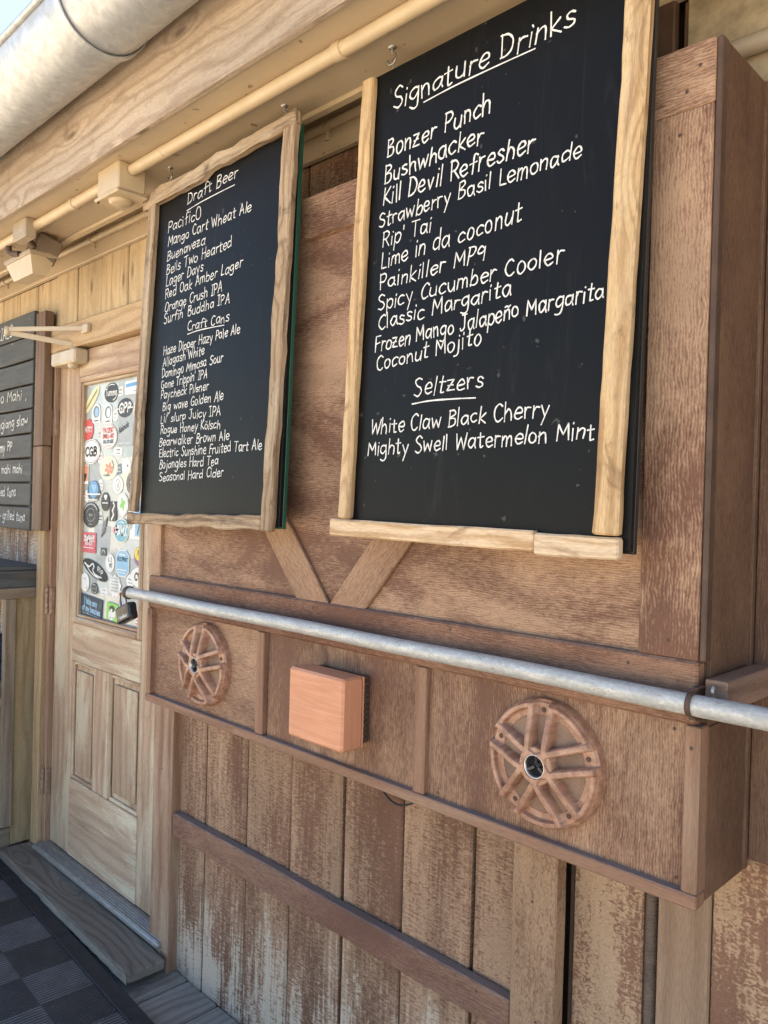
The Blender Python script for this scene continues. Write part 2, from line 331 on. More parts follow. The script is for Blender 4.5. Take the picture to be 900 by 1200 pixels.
class MB:
    def __init__(s): s.v = []; s.f = []; s.uv = []; s.mi = []; s.sm = []; s.cur = 0
    def face(s, idx, uvs, smooth=False):
        s.f.append(idx); s.uv.append(uvs); s.mi.append(s.cur); s.sm.append(smooth)
    def beam(s, A, B, U, w, t, ch=.003, n=1, jit=0.0, rough=0.0):
        """chamfered board from A to B; U = direction of its width w, thickness t across. jit = uneven edges"""
        A, B = Vector(A), Vector(B); ax = B - A; L = ax.length; ax.normalize()
        U = Vector(U); U = (U - ax * U.dot(ax)).normalized(); V = ax.cross(U)
        ou, ov = random.uniform(0, 60), random.uniform(0, 60)
        ch = min(ch, w * .3, t * .3)
        st = [(0, ch)] + ([(ch, 0)] if ch > 0 else []) + [(L * i / n, 0) for i in range(1, n)] + [(L - ch, 0), (L, ch)]
        rings = []; base = len(s.v); e0 = e1 = 0.0
        for (p, ins) in st:
            e0 = e0 * .55 + random.gauss(0, jit); e1 = e1 * .55 + random.gauss(0, jit)
            a0, a1 = -w / 2 + e0, w / 2 + e1; b0, b1 = -t / 2, t / 2
            if rough: b0 += random.gauss(0, rough); b1 += random.gauss(0, rough)
            a0 += ins; a1 -= ins; b0 += ins; b1 -= ins
            o = [(a0 + ch, b0), (a1 - ch, b0), (a1, b0 + ch), (a1, b1 - ch), (a1 - ch, b1), (a0 + ch, b1), (a0, b1 - ch), (a0, b0 + ch)]
            rings.append((p, o))
            for (a, b) in o: s.v.append(A + ax * p + U * a + V * b)
        for i in range(len(rings) - 1):
            p0, o0 = rings[i]; p1, o1 = rings[i + 1]
            for k in range(8):
                k2 = (k + 1) % 8
                def vv(o, kk):
                    if k in (0, 4): return o[kk][0]
                    if k in (2, 6): return o[kk][1] + w
                    return o[kk][0] + o[kk][1]
                s.face([base + i * 8 + k, base + i * 8 + k2, base + (i + 1) * 8 + k2, base + (i + 1) * 8 + k],
                       [(ou + p0, ov + vv(o0, k)), (ou + p0, ov + vv(o0, k2)), (ou + p1, ov + vv(o1, k2)), (ou + p1, ov + vv(o1, k))])
        for i in (0, len(rings) - 1):
            o = rings[i][1]; ids = [base + i * 8 + k for k in range(8)]
            uv = [(ou + a * .3, ov + b) for a, b in o]
            if i == 0: ids = ids[::-1]; uv = uv[::-1]
            s.face(ids, uv)
    def box(s, x0, x1, y0, y1, z0, z1, g='x', ch=.003, n=1, jit=0.0):
        c = ((x0 + x1) / 2, (y0 + y1) / 2, (z0 + z1) / 2)
        if g == 'x': s.beam((x0, c[1], c[2]), (x1, c[1], c[2]), (0, 0, 1), z1 - z0, y1 - y0, ch, n, jit)
        elif g == 'z': s.beam((c[0], c[1], z0), (c[0], c[1], z1), (1, 0, 0), x1 - x0, y1 - y0, ch, n, jit)
        else: s.beam((c[0], y0, c[2]), (c[0], y1, c[2]), (1, 0, 0), x1 - x0, z1 - z0, ch, n, jit)
        return s
    def tube(s, P, r, seg=14, cap=True):
        P = [Vector(p) for p in P]; base = len(s.v); n = len(P); l = 0; ou = random.uniform(0, 40)
        T = [(P[min(i + 1, n - 1)] - P[max(i - 1, 0)]).normalized() for i in range(n)]
        N = T[0].orthogonal().normalized(); Ls = []
        for i in range(n):
            N = (N - T[i] * N.dot(T[i])).normalized(); Bv = T[i].cross(N); rr = r[i] if isinstance(r, (list, tuple)) else r
            if i: l += (P[i] - P[i - 1]).length
            Ls.append(l)
            for k in range(seg):
                a = 2 * math.pi * k / seg; s.v.append(P[i] + (N * math.cos(a) + Bv * math.sin(a)) * rr)
        rr = max(r) if isinstance(r, (list, tuple)) else r
        for i in range(n - 1):
            for k in range(seg):
                k2 = (k + 1) % seg; va, vb = k / seg * 6.28 * rr, (k + 1) / seg * 6.28 * rr
                s.face([base + i * seg + k, base + i * seg + k2, base + (i + 1) * seg + k2, base + (i + 1) * seg + k],
                       [(ou + Ls[i], va), (ou + Ls[i], vb), (ou + Ls[i + 1], vb), (ou + Ls[i + 1], va)], True)
        if cap:
            for i in (0, n - 1):
                b2 = len(s.v)
                for k in range(seg): s.v.append(s.v[base + i * seg + k].copy())
                s.face([b2 + k for k in range(seg)][::(-1 if i == 0 else 1)], [(.01 * math.cos(k), .01 * math.sin(k)) for k in range(seg)])
        return s
    def lathe(s, c, axis, prof, seg=48, smooth=True):
        c = Vector(c); ax = Vector(axis).normalized(); N = ax.orthogonal().normalized(); B = ax.cross(N); base = len(s.v)
        for (r, h) in prof:
            for k in range(seg):
                a = 2 * math.pi * k / seg; s.v.append(c + ax * h + (N * math.cos(a) + B * math.sin(a)) * max(r, 1e-5))
        for i in range(len(prof) - 1):
            for k in range(seg):
                k2 = (k + 1) % seg
                ids = [base + i * seg + k, base + i * seg + k2, base + (i + 1) * seg + k2, base + (i + 1) * seg + k]
                uv = []
                for (ii, kk) in ((i, k), (i, k + 1), (i + 1, k + 1), (i + 1, k)):
                    a = 2 * math.pi * kk / seg; r = prof[ii][0] + prof[ii][1] * .3; uv.append((r * math.cos(a) + 3, r * math.sin(a) + 3))
                s.face(ids, uv, smooth)
        return s
    def prism(s, poly, y, t):
        """outline in the wall plane (x, z), front face at y, thickness t towards the wall"""
        base = len(s.v); n = len(poly)
        for (x, z) in poly: s.v.append(Vector((x, y, z)))
        for (x, z) in poly: s.v.append(Vector((x, y + t, z)))
        s.face(list(range(base, base + n)), [(x + 9, z + 9) for x, z in poly])
        s.face(list(range(base + 2 * n - 1, base + n - 1, -1)), [(x, z) for x, z in poly][::-1])
        for k in range(n):
            k2 = (k + 1) % n
            s.face([base + k, base + n + k, base + n + k2, base + k2], [poly[k], poly[k], poly[k2], poly[k2]])
        return s
    def ribbon(s, P, hw, nrm):
        """flat marker stroke: quads along P (3D points) with round ends"""
        P = [Vector(p) for p in P]; nrm = Vector(nrm).normalized()
        Q = [P[0]]
        for p in P[1:]:
            if (p - Q[-1]).length > 2e-4: Q.append(p)
        P = Q
        def disc(c):
            b = len(s.v)
            for k in range(8):
                a = 2 * math.pi * k / 8; X = Vector((1, 0, 0)); Z = nrm.cross(X)
                s.v.append(c + (X * math.cos(a) + Z * math.sin(a)) * hw + nrm * 8e-5)
            s.face(list(range(b, b + 8)), [(s.v[b + k].x, s.v[b + k].z) for k in range(8)])
        disc(P[0])
        if len(P) < 2: return
        disc(P[-1]); base = len(s.v); n = len(P)
        for i in range(n):
            T = (P[min(i + 1, n - 1)] - P[max(i - 1, 0)]).normalized(); S = nrm.cross(T)
            h = hw * (1 + .16 * math.sin(i * .55 + base) + .12 * math.sin(i * 1.7 + base * .37)) * (.78 + .22 * min(1, (n - 1 - i) / 3))
            s.v.append(P[i] + S * h); s.v.append(P[i] - S * h)
        for i in range(n - 1):
            ids = [base + 2 * i, base + 2 * i + 1, base + 2 * i + 3, base + 2 * i + 2]
            s.face(ids, [(s.v[j].x, s.v[j].z) for j in ids])
    def build(s, name, mats, parent=None, origin=None, label=None):
        if not isinstance(mats, (list, tuple)): mats = [mats]
        me = bpy.data.meshes.new(name)
        if parent is not None:
            r = parent
            while r.parent: r = r.parent
            o0 = r.location
        else: o0 = Vector(origin) + OFF
        d = OFF - o0
        me.from_pydata([tuple(v + d) for v in s.v], [], s.f)
        uvl = me.uv_layers.new(name='UVMap'); k = 0
        for fuv in s.uv:
            for q in fuv: uvl.data[k].uv = q; k += 1
        for i, p in enumerate(me.polygons): p.material_index = s.mi[i]; p.use_smooth = s.sm[i]
        for m in mats: me.materials.append(M[m] if isinstance(m, str) else m)
        bm = bmesh.new(); bm.from_mesh(me); bmesh.ops.recalc_face_normals(bm, faces=bm.faces); bm.to_mesh(me); bm.free()
        o = bpy.data.objects.new(name, me); COL.objects.link(o)
        if parent is not None: o.parent = parent
        else: o.location = o0
        if label: o['label'] = label
        return o

def thing(name, label, cat, base, group=None):
    o = bpy.data.objects.new(name, None); COL.objects.link(o); o.empty_display_size = .1
    o.location = Vector(base) + OFF; o['label'] = label; o['category'] = cat
    if group: o['group'] = group
    return o
def tag(o, label, cat, group=None):
    o['label'] = label; o['category'] = cat
    if group: o['group'] = group
    return o
def part(name, mats, parent, *boxes, **kw):
    m = MB()
    for b in boxes: m.box(*b[:6], **(b[6] if len(b) > 6 else {}))
    return m.build(name, mats, parent, **kw)
GX, GZ, GY = dict(g='x'), dict(g='z'), dict(g='y')

# ------------------------------------------------------------------ handwriting: single stroke letters
def _p(t): return [tuple(float(q) for q in p.split(',')) for p in t.split()]
GL = {}
def gl(ch, w, *st): GL[ch] = (w, [(q[0] == '~', _p(q[1:])) for q in st])
gl('a',5.8,'~4.9,5 3,6 1,4.8 .7,2.2 1.9,.2 3.6,.9 4.9,3.4','-4.9,6 4.9,1.6 5.5,0')
gl('b',5.3,'-.8,10 .7,0','~.7,3.5 2.5,5.9 4.6,4.6 4.6,1.5 2.8,0 .7,1')
gl('c',5,'~4.6,5 3,6 1,4.6 .6,2 2,.1 4.7,1'); gl('d',5.9,'-4.9,10 4.9,0','~4.9,4.5 3,6 .9,4.6 .6,1.8 2.2,.1 4.9,1.8')
gl('e',5.3,'~.8,3 4.6,3.5 4.1,5.7 2.4,6 .8,4.2 .9,1.6 2.5,0 4.9,1.1')
gl('f',4.5,'~4.6,9 3.2,10 2.2,8.6 2.1,4 2,0','-.4,5.4 4.1,5.8')
gl('g',5.7,'~4.9,5 3,6 .9,4.8 .8,2.2 2.4,.8 4.9,2.8','~4.9,6 4.9,0 4.3,-3 2.5,-4 .8,-3')
gl('h',5.5,'-.8,10 .7,0','~.7,3.4 2.4,5.8 4.2,5 4.5,2.5 4.6,0'); gl('i',2.1,'-1,6 1,0','-1.1,8.4 1.2,9')
gl('j',3.2,'~2,6 2,-1 1.4,-3.4 -.2,-3.4','-2,8.4 2.1,9'); gl('k',5.1,'-.8,10 .7,0','-4.3,6 .9,2.8 4.6,0')
gl('l',2,'-1,10 .9,0'); gl('m',7.5,'-.7,6 .7,0','~.7,4 2,5.9 3.4,5 3.6,0','~3.6,4 4.9,5.9 6.3,5 6.6,0')
gl('n',5.3,'-.7,6 .7,0','~.7,3.8 2.4,5.9 4.1,5 4.4,0'); gl('o',5.5,'~2.8,6 .9,4.6 .8,1.6 2.6,0 4.6,1.4 4.7,4.4 2.8,6')
gl('p',5.4,'-.8,6 .7,-4','~.8,4.4 2.8,6 4.7,4.6 4.6,1.6 2.8,.2 .8,1.4'); gl('q',5.4,'~4.7,4.8 2.8,6 .8,4.6 .7,1.8 2.4,.2 4.7,2','-4.8,6 4.8,-4')
gl('r',4.1,'-.8,6 .8,0','~.8,3.8 2,5.7 4,5.5'); gl('s',4.7,'~4.1,5.2 2.4,6 .9,5 1.6,3.5 3.6,2.6 4,1 2.4,0 .5,.8')
gl('t',4.3,'~2,9 2,.9 2.5,0 3.8,.3','-.3,6 4,6.3'); gl('u',5.6,'~.8,6 .8,2 2,.1 3.9,1 4.7,3','-4.7,6 4.8,0')
gl('v',5,'-.5,6 2.4,0 4.5,6'); gl('w',7.3,'-.5,6 1.9,0 3.6,4.8 5.3,0 6.9,6'); gl('x',5,'-.6,6 4.6,0','-4.5,6 .5,0')
gl('y',5.2,'-.6,6 2.7,1','-4.8,6 1.6,-4'); gl('z',5.3,'-.7,6 4.5,6 .6,0 4.9,0','-1.1,3 4,3.3')
gl('A',6.1,'-.4,0 3,10 5.7,0','-1.3,3.6 4.9,3.8'); gl('B',5.7,'-.9,10 .8,0','~.8,9.8 3.8,9.8 4.6,7.6 1,5.4','~1,5.4 4.6,4.6 5,1.8 3.4,.1 .7,.1')
gl('C',5.8,'~5.3,8.6 3.4,10 1.2,8 .7,4 1.8,.8 3.6,0 5.4,1.4'); gl('D',6.3,'-.9,10 .8,0','~.5,10 3.6,9.4 5.6,6 5,2 2.8,.2 .5,0')
gl('E',5.4,'-5,10 .9,10 .8,0 5.1,0','-.9,5.2 4.1,5.4'); gl('F',5.3,'-5.1,10 .9,10 .8,0','-.9,5.2 4.3,5.5')
gl('G',6.3,'~5.4,8.8 3.2,10 1.1,7.8 .7,4 2,.5 4,.2 5.6,2','-5.6,.4 5.6,4.4 3.4,4.4'); gl('H',6.1,'-.8,10 .8,0','-5.3,10 5.3,0','-.8,5 5.3,5.3')
gl('I',3.5,'-.3,10 3.1,10','-1.7,10 1.7,0','-.3,0 3.1,0'); gl('J',5.3,'-1.4,10 5.2,10','~3.7,10 3.7,3 3,.6 1.4,0 .3,1.6')
gl('K',5.3,'-.8,10 .8,0','-5,10 1,4.6 5.2,0'); gl('L',4.8,'-.9,10 .8,0 4.6,0'); gl('M',7.5,'-.6,0 1,10 3.7,3.4 6.3,10 6.9,0')
gl('N',6,'-.8,0 .8,10 5.2,0 5.2,10'); gl('O',6.4,'~3.2,10 1,8 .8,2.4 3,0 5.4,2 5.6,7.6 3.2,10'); gl('P',5.3,'-.9,10 .8,0','~.6,9.8 3.6,9.9 5,7.6 3.4,5 .9,4.8')
gl('Q',6.4,'~3.2,10 1,8 .8,2.4 3,0 5.4,2 5.6,7.6 3.2,10','-3.8,2.4 5.8,-.6')
gl('R',5.6,'-.9,10 .8,0','~.6,9.8 3.6,9.9 5,7.6 3.4,5 .9,4.8','-2.4,4.9 5.3,0'); gl('S',5.6,'~5.1,8.8 3,10 1,8.2 1.8,6 4.2,4.4 5,2.2 3,0 .5,1.2')
gl('T',5.9,'-.2,10 5.7,10','-3,10 2.9,0'); gl('U',6,'~.8,10 .8,3 2.6,0 5,1.6 5.3,10'); gl('V',5.6,'-.3,10 2.8,0 5.3,10'); gl('W',8.1,'-.4,10 2,0 4,7.6 6.1,0 7.7,10')
gl('X',5.6,'-.4,10 5.2,0','-5.2,10 .4,0'); gl('Y',5.6,'-.4,10 2.8,5 5.2,10','-2.8,5 2.7,0'); gl('Z',5.6,'-.5,10 5.1,10 .4,0 5.3,0')
gl('9',5.2,'~4.5,8 2.5,10 .7,8 1.1,5.6 3,5.2 4.5,7.4','-4.6,9.2 4.3,0'); gl("'",1.8,'-1,10.4 .7,8.2'); gl('-',4.4,'-.6,3.6 3.8,3.7'); gl(',',2,'-1.1,.6 .6,-1.4'); gl('.',2,'-.9,0 1,.2')
gl('ñ',5.3,'-.7,6 .7,0','~.7,3.8 2.4,5.9 4.1,5 4.4,0','~.9,7.8 2,8.6 3.2,7.8 4.4,8.6'); gl('ö',5.5,'~2.8,6 .9,4.6 .8,1.6 2.6,0 4.6,1.4 4.7,4.4 2.8,6','-1.8,8 1.9,8.4','-3.8,8 3.9,8.4')
gl(' ',3.6)
def text_strokes(txt, jig=1.0):
    """-> list of polylines in letter units (cap height 10), total width"""
    out = []; x = 0
    for ch in txt:
        wd, st = GL[ch]; sy = 1 + random.gauss(0, .06) * jig; ro = random.gauss(0, .04) * jig; dy = random.gauss(0, .35) * jig; sl = .05 + random.gauss(0, .02) * jig
        for sm, P in st:
            Q = []
            for (a, b) in P:
                a += random.gauss(0, .16) * jig; b += random.gauss(0, .16) * jig
                a2 = a + b * sl - ro * b; b2 = b * sy + dy + ro * a; Q.append((x + a2, b2))
            V3 = [Vector((q[0], q[1], 0)) for q in Q]
            if sm:
                if (Vector(P[0]) - Vector(P[-1])).length < 1e-6: V3[-1] = V3[0].copy()
                V3 = catmull(V3, 5)
            out.append(V3)
        x += wd + .55 + (random.uniform(-.15, .25) * jig)
    return out, x - .55
def write(txt, x0, z0, x1, z1, cap, yfun, hw, nrm=(0, -1, 0), off=.0012, mb=None, jig=1.0):
    mb = mb if mb is not None else MB()
    st, W = text_strokes(txt, jig); k = (x1 - x0) / W; sl = (z1 - z0) / (x1 - x0)
    for P in st:
        Q = []
        for p in P:
            x = x0 + p.x * k; z = z0 + p.x * k * sl + p.y * cap / 10
            Q.append(Vector((x, yfun(z), z)) + Vector(nrm) * off)
        if 2 < len(Q) < 8:
            for a, b in zip(Q[:-1], Q[1:]): mb.ribbon([a.lerp(b, k / 5) for k in range(6)], hw, nrm)
        else: mb.ribbon(Q, hw, nrm)
    return mb

# ================================================================== SETTING
m = MB(); m.f.append([0, 1, 2, 3]); m.v += [Vector((-160, -160, -2.05)), Vector((160, -160, -2.05)), Vector((160, 160, -2.05)), Vector((-160, 160, -2.05))]
m.uv.append([(0, 0)] * 4); m.mi.append(0); m.sm.append(False)
o = m.build('ground', 'sand', origin=(0, 0, -2.05)); o['kind'] = 'structure'
m = MB(); x = -6.095
while x < 3:
    m.box(x, x + .170, -.75, 1.4085, -1.61, -1.566 + random.uniform(-.002, .002), g='y', ch=.005); x += .1755
m.box(-6, 3, -.70, 1.38, -2.05, -1.62, ch=0)
o = m.build('deck', 'deckwood', origin=(0, 1.0, -1.62)); o['kind'] = 'structure'

# ------------------------------------------------------------------ front wall
W = thing('plank_wall', 'weathered tan and brown plank wall that carries the door, the cabinet and the menu boards', 'wall', (-1.6, 1.42, -1.58))
part('wall_core', 'shadowgap', W, (-6.2, -3.42, 1.452, 1.60, -1.6, 1.2, dict(ch=0)), (-3.42, -2.40, 1.49, 1.60, -1.6, 1.2, dict(ch=0)), (-2.40, 3.2, 1.452, 1.60, -1.6, 1.2, dict(ch=0)))
def planks(name, mat, xs, z0, z1, yf, t=.03, gap=.0075, ch=.004):
    mm = MB()
    for a, b in zip(xs[:-1], xs[1:]):
        j = random.uniform(-.003, .003)
        mm.box(a + gap / 2, b - gap / 2, yf + j, yf + t + j, z0, z1, g='z', ch=ch, n=8, jit=.0008)
    return mm.build(name, mat, W)
planks('lower_planking', 'plank', [-2.385, -2.166, -1.943, -1.731, -1.514, -1.301, -1.085, -.90], -1.578, -.45, 1.41)
planks('upper_planking', 'plank', [-2.42, -2.166, -1.943, -1.731, -1.514, -1.301, -1.085, -.87, -.70], -.45, .95, 1.412)
planks('planking_above_door', 'plank_top', [-3.40, -3.195, -2.98, -2.765, -2.596, -2.42], .716, .948, 1.408)
planks('planking_beside_door', 'plank_top', [-6.0, -5.78, -5.57, -5.36, -5.14, -4.93, -4.71, -4.5, -4.28, -4.155, -4.025, -3.815, -3.612, -3.402], .0, .948, 1.41)
planks('painted_left_planking', 'plank_left', [-6.0, -5.6, -5.2, -4.9, -4.6, -4.3, -4.1, -3.97, -3.87, -3.77, -3.67, -3.56, -3.475], -1.578, -.002, 1.412)
part('belt_rail', 'rail_low', W, (-2.308, -.952, 1.378, 1.409, -1.108, -1.032, dict(g='x', n=10, jit=.001, ch=.004)))
part('gap_strip', 'dkbrown', W, (-.846, -.8385, 1.430, 1.4515, -1.578, .95, dict(g='z', ch=0)))
part('batten', 'batten', W, (-.951, -.846, 1.372, 1.41, -1.578, .93, dict(g='z', n=10, jit=.001)))
m = MB(); m.box(-.838, -.688, 1.425, 1.452, -1.578, .95, g='z', n=6, jit=.001); m.box(-.555, 3.1, 1.42, 1.4515, -1.578, .95, g='z', n=2)
m.build('crackled_panel', 'patch', W)
part('smooth_strip', 'strip', W, (-.655, -.557, 1.418, 1.452, -1.578, .95, dict(g='z')))
part('corner_post', 'post', W, (-2.432, -2.312, 1.372, 1.45, -1.578, .95, dict(g='z', n=8, jit=.0015, ch=.004)))
part('top_band', 'beige', W, (-6, 3, 1.385, 1.407, .942, 1.15, dict(g='x', ch=.003)))
part('inner_corner_board', 'dkbrown', W, (-.74, -.66, 1.39, 1.411, .30, .95, dict(g='z')))
part('brown_board', 'side', W, (-.492, .6, 1.402, 1.4195, -.585, .738, dict(g='z', ch=.002)))
part('upper_patch', m_plain('rough_beige_patch', (.36, .29, .19), .85, 0, .2, .25, 22, .6), W, (-.64, 1.6, 1.398, 1.417, .74, .948, dict(g='x')))

# ------------------------------------------------------------------ roof eave
E_ = thing('roof_eave', 'tan timber eave with painted soffit running over the menu boards', 'roof', (-1.5, 1.1, .96))
part('fascia_board', 'fascia', E_, (-7, 3, .994, 1.012, .955, 1.262, dict(g='x', n=40, jit=.0012, ch=.003)))
part('soffit_board', 'beige', E_, (-7, 3, 1.0125, 1.235, .9615, .985, dict(g='x', ch=.001)))
part('soffit_trim', 'beige2', E_, (-7, 3, 1.2355, 1.262, .953, 1.13, dict(g='x', ch=.004)))
part('recess_ceiling', 'beige', E_, (-7, 3, 1.262, 1.41, 1.118, 1.14, dict(g='x', ch=0)))
m = MB()
m.beam((-1.8, .93, 1.275), (-1.8, 5.2, 2.75), (1, 0, 0), 11, .05, .004); m.beam((-1.8, 5.2, 2.75), (-1.8, 9.5, 1.3), (1, 0, 0), 11, .05, .004)
m.box(-7, 3, 1.62, 8.8, -2.0, 1.45, ch=0)
m.build('roof_deck', 'taupe', E_)

# ------------------------------------------------------------------ gutter
G_ = thing('gutter', 'large half round galvanised gutter under the roof edge', 'gutter', (-1.8, .87, 1.09))
m = MB(); yc, zc, r = .87, 1.202, .113; xs = [-7 + .5 * i for i in range(21)]
sec = []
for k in range(29):
    a = math.pi * (1 + k / 28); sec.append((yc + r * math.cos(a), zc + r * math.sin(a)))
inner = [(yc + (r - .004) * math.cos(math.pi * (1 + k / 28)), zc + (r - .004) * math.sin(math.pi * (1 + k / 28))) for k in range(28, -1, -1)]
loop = sec + inner; b = 0; n = len(loop)
for xx in xs:
    for (y, z) in loop: m.v.append(Vector((xx, y, z)))
for i in range(len(xs) - 1):
    for k in range(n):
        k2 = (k + 1) % n
        m.face([i * n + k, i * n + k2, (i + 1) * n + k2, (i + 1) * n + k], [(xs[i], k * .0127), (xs[i], (k + 1) * .0127), (xs[i + 1], (k + 1) * .0127), (xs[i + 1], k * .0127)], True)
m.build('trough', 'galv', G_)
m = MB(); m.tube([(-7, yc - r - .004, zc + .002), (3, yc - r - .004, zc + .002)], .009, 12); m.build('rolled_lip', 'galv', G_)
for xs_ in (-.9, -1.875, -2.83, -3.8):
    m = MB(); P = [Vector((xs_, yc + (r + .004) * math.cos(a), zc + (r + .004) * math.sin(a))) for a in [math.pi * (1 + k / 24) for k in range(25)]] + [Vector((xs_, 1.0, zc + .05))]
    base = len(m.v)
    for p in P:
        c = Vector((xs_, yc, zc)); d = (p - c).normalized()
        for (dx, dd) in ((-.013, 0), (.013, 0), (.013, .004), (-.013, .004)): m.v.append(p + Vector((dx, 0, 0)) + d * dd)
    for i in range(len(P) - 1):
        for k in range(4):
            k2 = (k + 1) % 4; m.face([base + i * 4 + k, base + i * 4 + k2, base + i * 4 + 4 + k2, base + i * 4 + 4 + k], [(i * .02, k * .02), (i * .02, k * .02 + .02), (i * .02 + .02, k * .02 + .02), (i * .02 + .02, k * .02)])
    m.build('strap', 'galv', G_)

# ------------------------------------------------------------------ conduits and fixtures on the eave
T = thing('conduit', 'thick tan painted conduit pipe along the soffit above both menu boards', 'pipe', (-1.8, 1.088, .96), 'conduits under the eave')
m = MB(); m.tube([(-4.6, 1.086, .943), (-2.26, 1.087, .943)], .0165, 16); m.tube([(-2.12, 1.087, .943), (1.2, 1.09, .943)], .0165, 16); m.build('pipe', 'beige2', T)
for xx in (-1.24, -2.51, -.3):
    m = MB(); m.tube([(xx - .012, 1.088, .943), (xx + .012, 1.088, .943)], .0195, 16); m.build('coupling', 'beige2', T)
T = thing('conduit', 'thinner painted conduit clipped on the wall band behind the boards', 'pipe', (-2.5, 1.37, 1.02), 'conduits under the eave')
m = MB(); m.tube([(-6, 1.371, 1.008), (-1.3, 1.371, 1.008)], .0125, 14); m.build('pipe', 'beige2', T)
for xx in (-2.25, -3.0, -3.9, -1.62):
    m = MB(); m.tube([(xx - .01, 1.371, 1.008), (xx + .01, 1.371, 1.008)], .0155, 14); m.box(xx - .009, xx + .009, 1.378, 1.387, .975, 1.04, g='z'); m.build('clip', 'beige2', T)
T = thing('conduit', 'short tan conduit on the wall behind the top corner of the brown cabinet', 'pipe', (-.2, 1.37, .79), 'conduits under the eave')
m = MB(); m.tube([(-.60, 1.38, .80), (.6, 1.38, .80)], .017, 14); m.build('pipe', 'taupe', T)

J = thing('junction_box', 'square tan junction box on the soffit conduit near the draft beer board', 'electrical box', (-2.19, 1.09, .96))
part('box_body', 'beige2', J, (-2.255, -2.125, 1.045, 1.13, .882, .962, dict(ch=.004)))
m = MB(); m.box(-2.262, -2.118, 1.039, 1.136, .871, .8815, ch=.003); m.lathe((-2.19, 1.087, .871), (0, 0, -1), [(.034, 0), (.034, .006), (.026, .012), (0, .014)], 24); m.build('cover_plate', 'beige2', J)
part('screw', 'dkbrown', J, (-2.25, -2.244, 1.042, 1.048, .866, .8715, dict(ch=.001)))

J = thing('floodlight', 'small brown and cream floodlight hanging from the soffit by the door', 'light', (-2.98, 1.15, .96))
m = MB(); m.beam((-2.95, 1.19, .962), (-2.985, 1.165, .875), (1, 0, 0), .10, .085, .006); m.build('bracket', m_plain('dark_taupe_paint', (.17, .13, .095), .5, 0, .4, .12, 12, .15), J)
part('mount_box', 'taupe', J, (-2.915, -2.80, 1.045, 1.085, .895, .962, dict(ch=.004)))
m = MB(); b0 = [(-3.165, 1.115), (-2.93, 1.115), (-2.93, 1.205), (-3.165, 1.205)]
def frus(mm, x0, x1, y0, y1, z0, z1, ins):
    base = len(mm.v); q = [(x0, y0), (x1, y0), (x1, y1), (x0, y1)]; q2 = [(x0 + ins, y0 + ins * .3), (x1 - ins * .25, y0 + ins * .3), (x1 - ins * .25, y1 - ins * .6), (x0 + ins, y1 - ins * .6)]
    for (x, y) in q: mm.v.append(Vector((x, y, z1)))
    for (x, y) in q2: mm.v.append(Vector((x, y, z0)))
    for f in ([0, 1, 2, 3], [7, 6, 5, 4], [0, 4, 5, 1], [1, 5, 6, 2], [2, 6, 7, 3], [3, 7, 4, 0]): mm.face([base + k for k in f], [(mm.v[base + k].x, mm.v[base + k].z + mm.v[base + k].y) for k in f])
frus(m, -3.165, -2.93, 1.115, 1.205, .812, .878, .045); m.build('lamp_head', 'beige2', J)
part('lamp_rim', 'taupe', J, (-3.172, -2.923, 1.108, 1.212, .8785, .896, dict(ch=.004)))
m = MB(); m.tube(catmull([(-2.93, 1.13, .90), (-2.95, 1.10, .945), (-3.01, 1.09, .958), (-3.07, 1.09, .938), (-3.07, 1.095, .905), (-3.02, 1.11, .893)], 8), .011, 12); m.build('cable_loop', 'dkbrown', J)

# ------------------------------------------------------------------ door frame, door, stickers
F = thing('door_frame', 'tan timber casing with a dark hinge gap around the entrance door', 'door frame', (-2.9, 1.40, -1.48))
part('jamb', 'frame_tan', F, (-3.474, -3.406, 1.378, 1.45, -1.505, .718, dict(g='z', n=8, jit=.001, ch=.004)))
part('jamb', 'post', F, (-3.4055, -3.374, 1.398, 1.47, -1.49, .70, dict(g='z', ch=.003)), label='dark brown hinge jamb')
part('header', 'frame_tan', F, (-3.4055, -2.4325, 1.38, 1.45, .612, .7145, dict(g='x', n=8, jit=.001, ch=.004)))
m = MB(); m.box(-3.385, -2.345, 1.352, 1.43, -1.492, -1.474, ch=.004)
for k in range(5): m.box(-3.38, -2.35, 1.358 + k * .010, 1.364 + k * .010, -1.476, -1.4705, ch=.001)
m.build('threshold', 'aluminium', F)
part('sill', 'greypost', F, (-3.46, -2.345, 1.366, 1.47, -1.578, -1.4925, dict(ch=.003)))

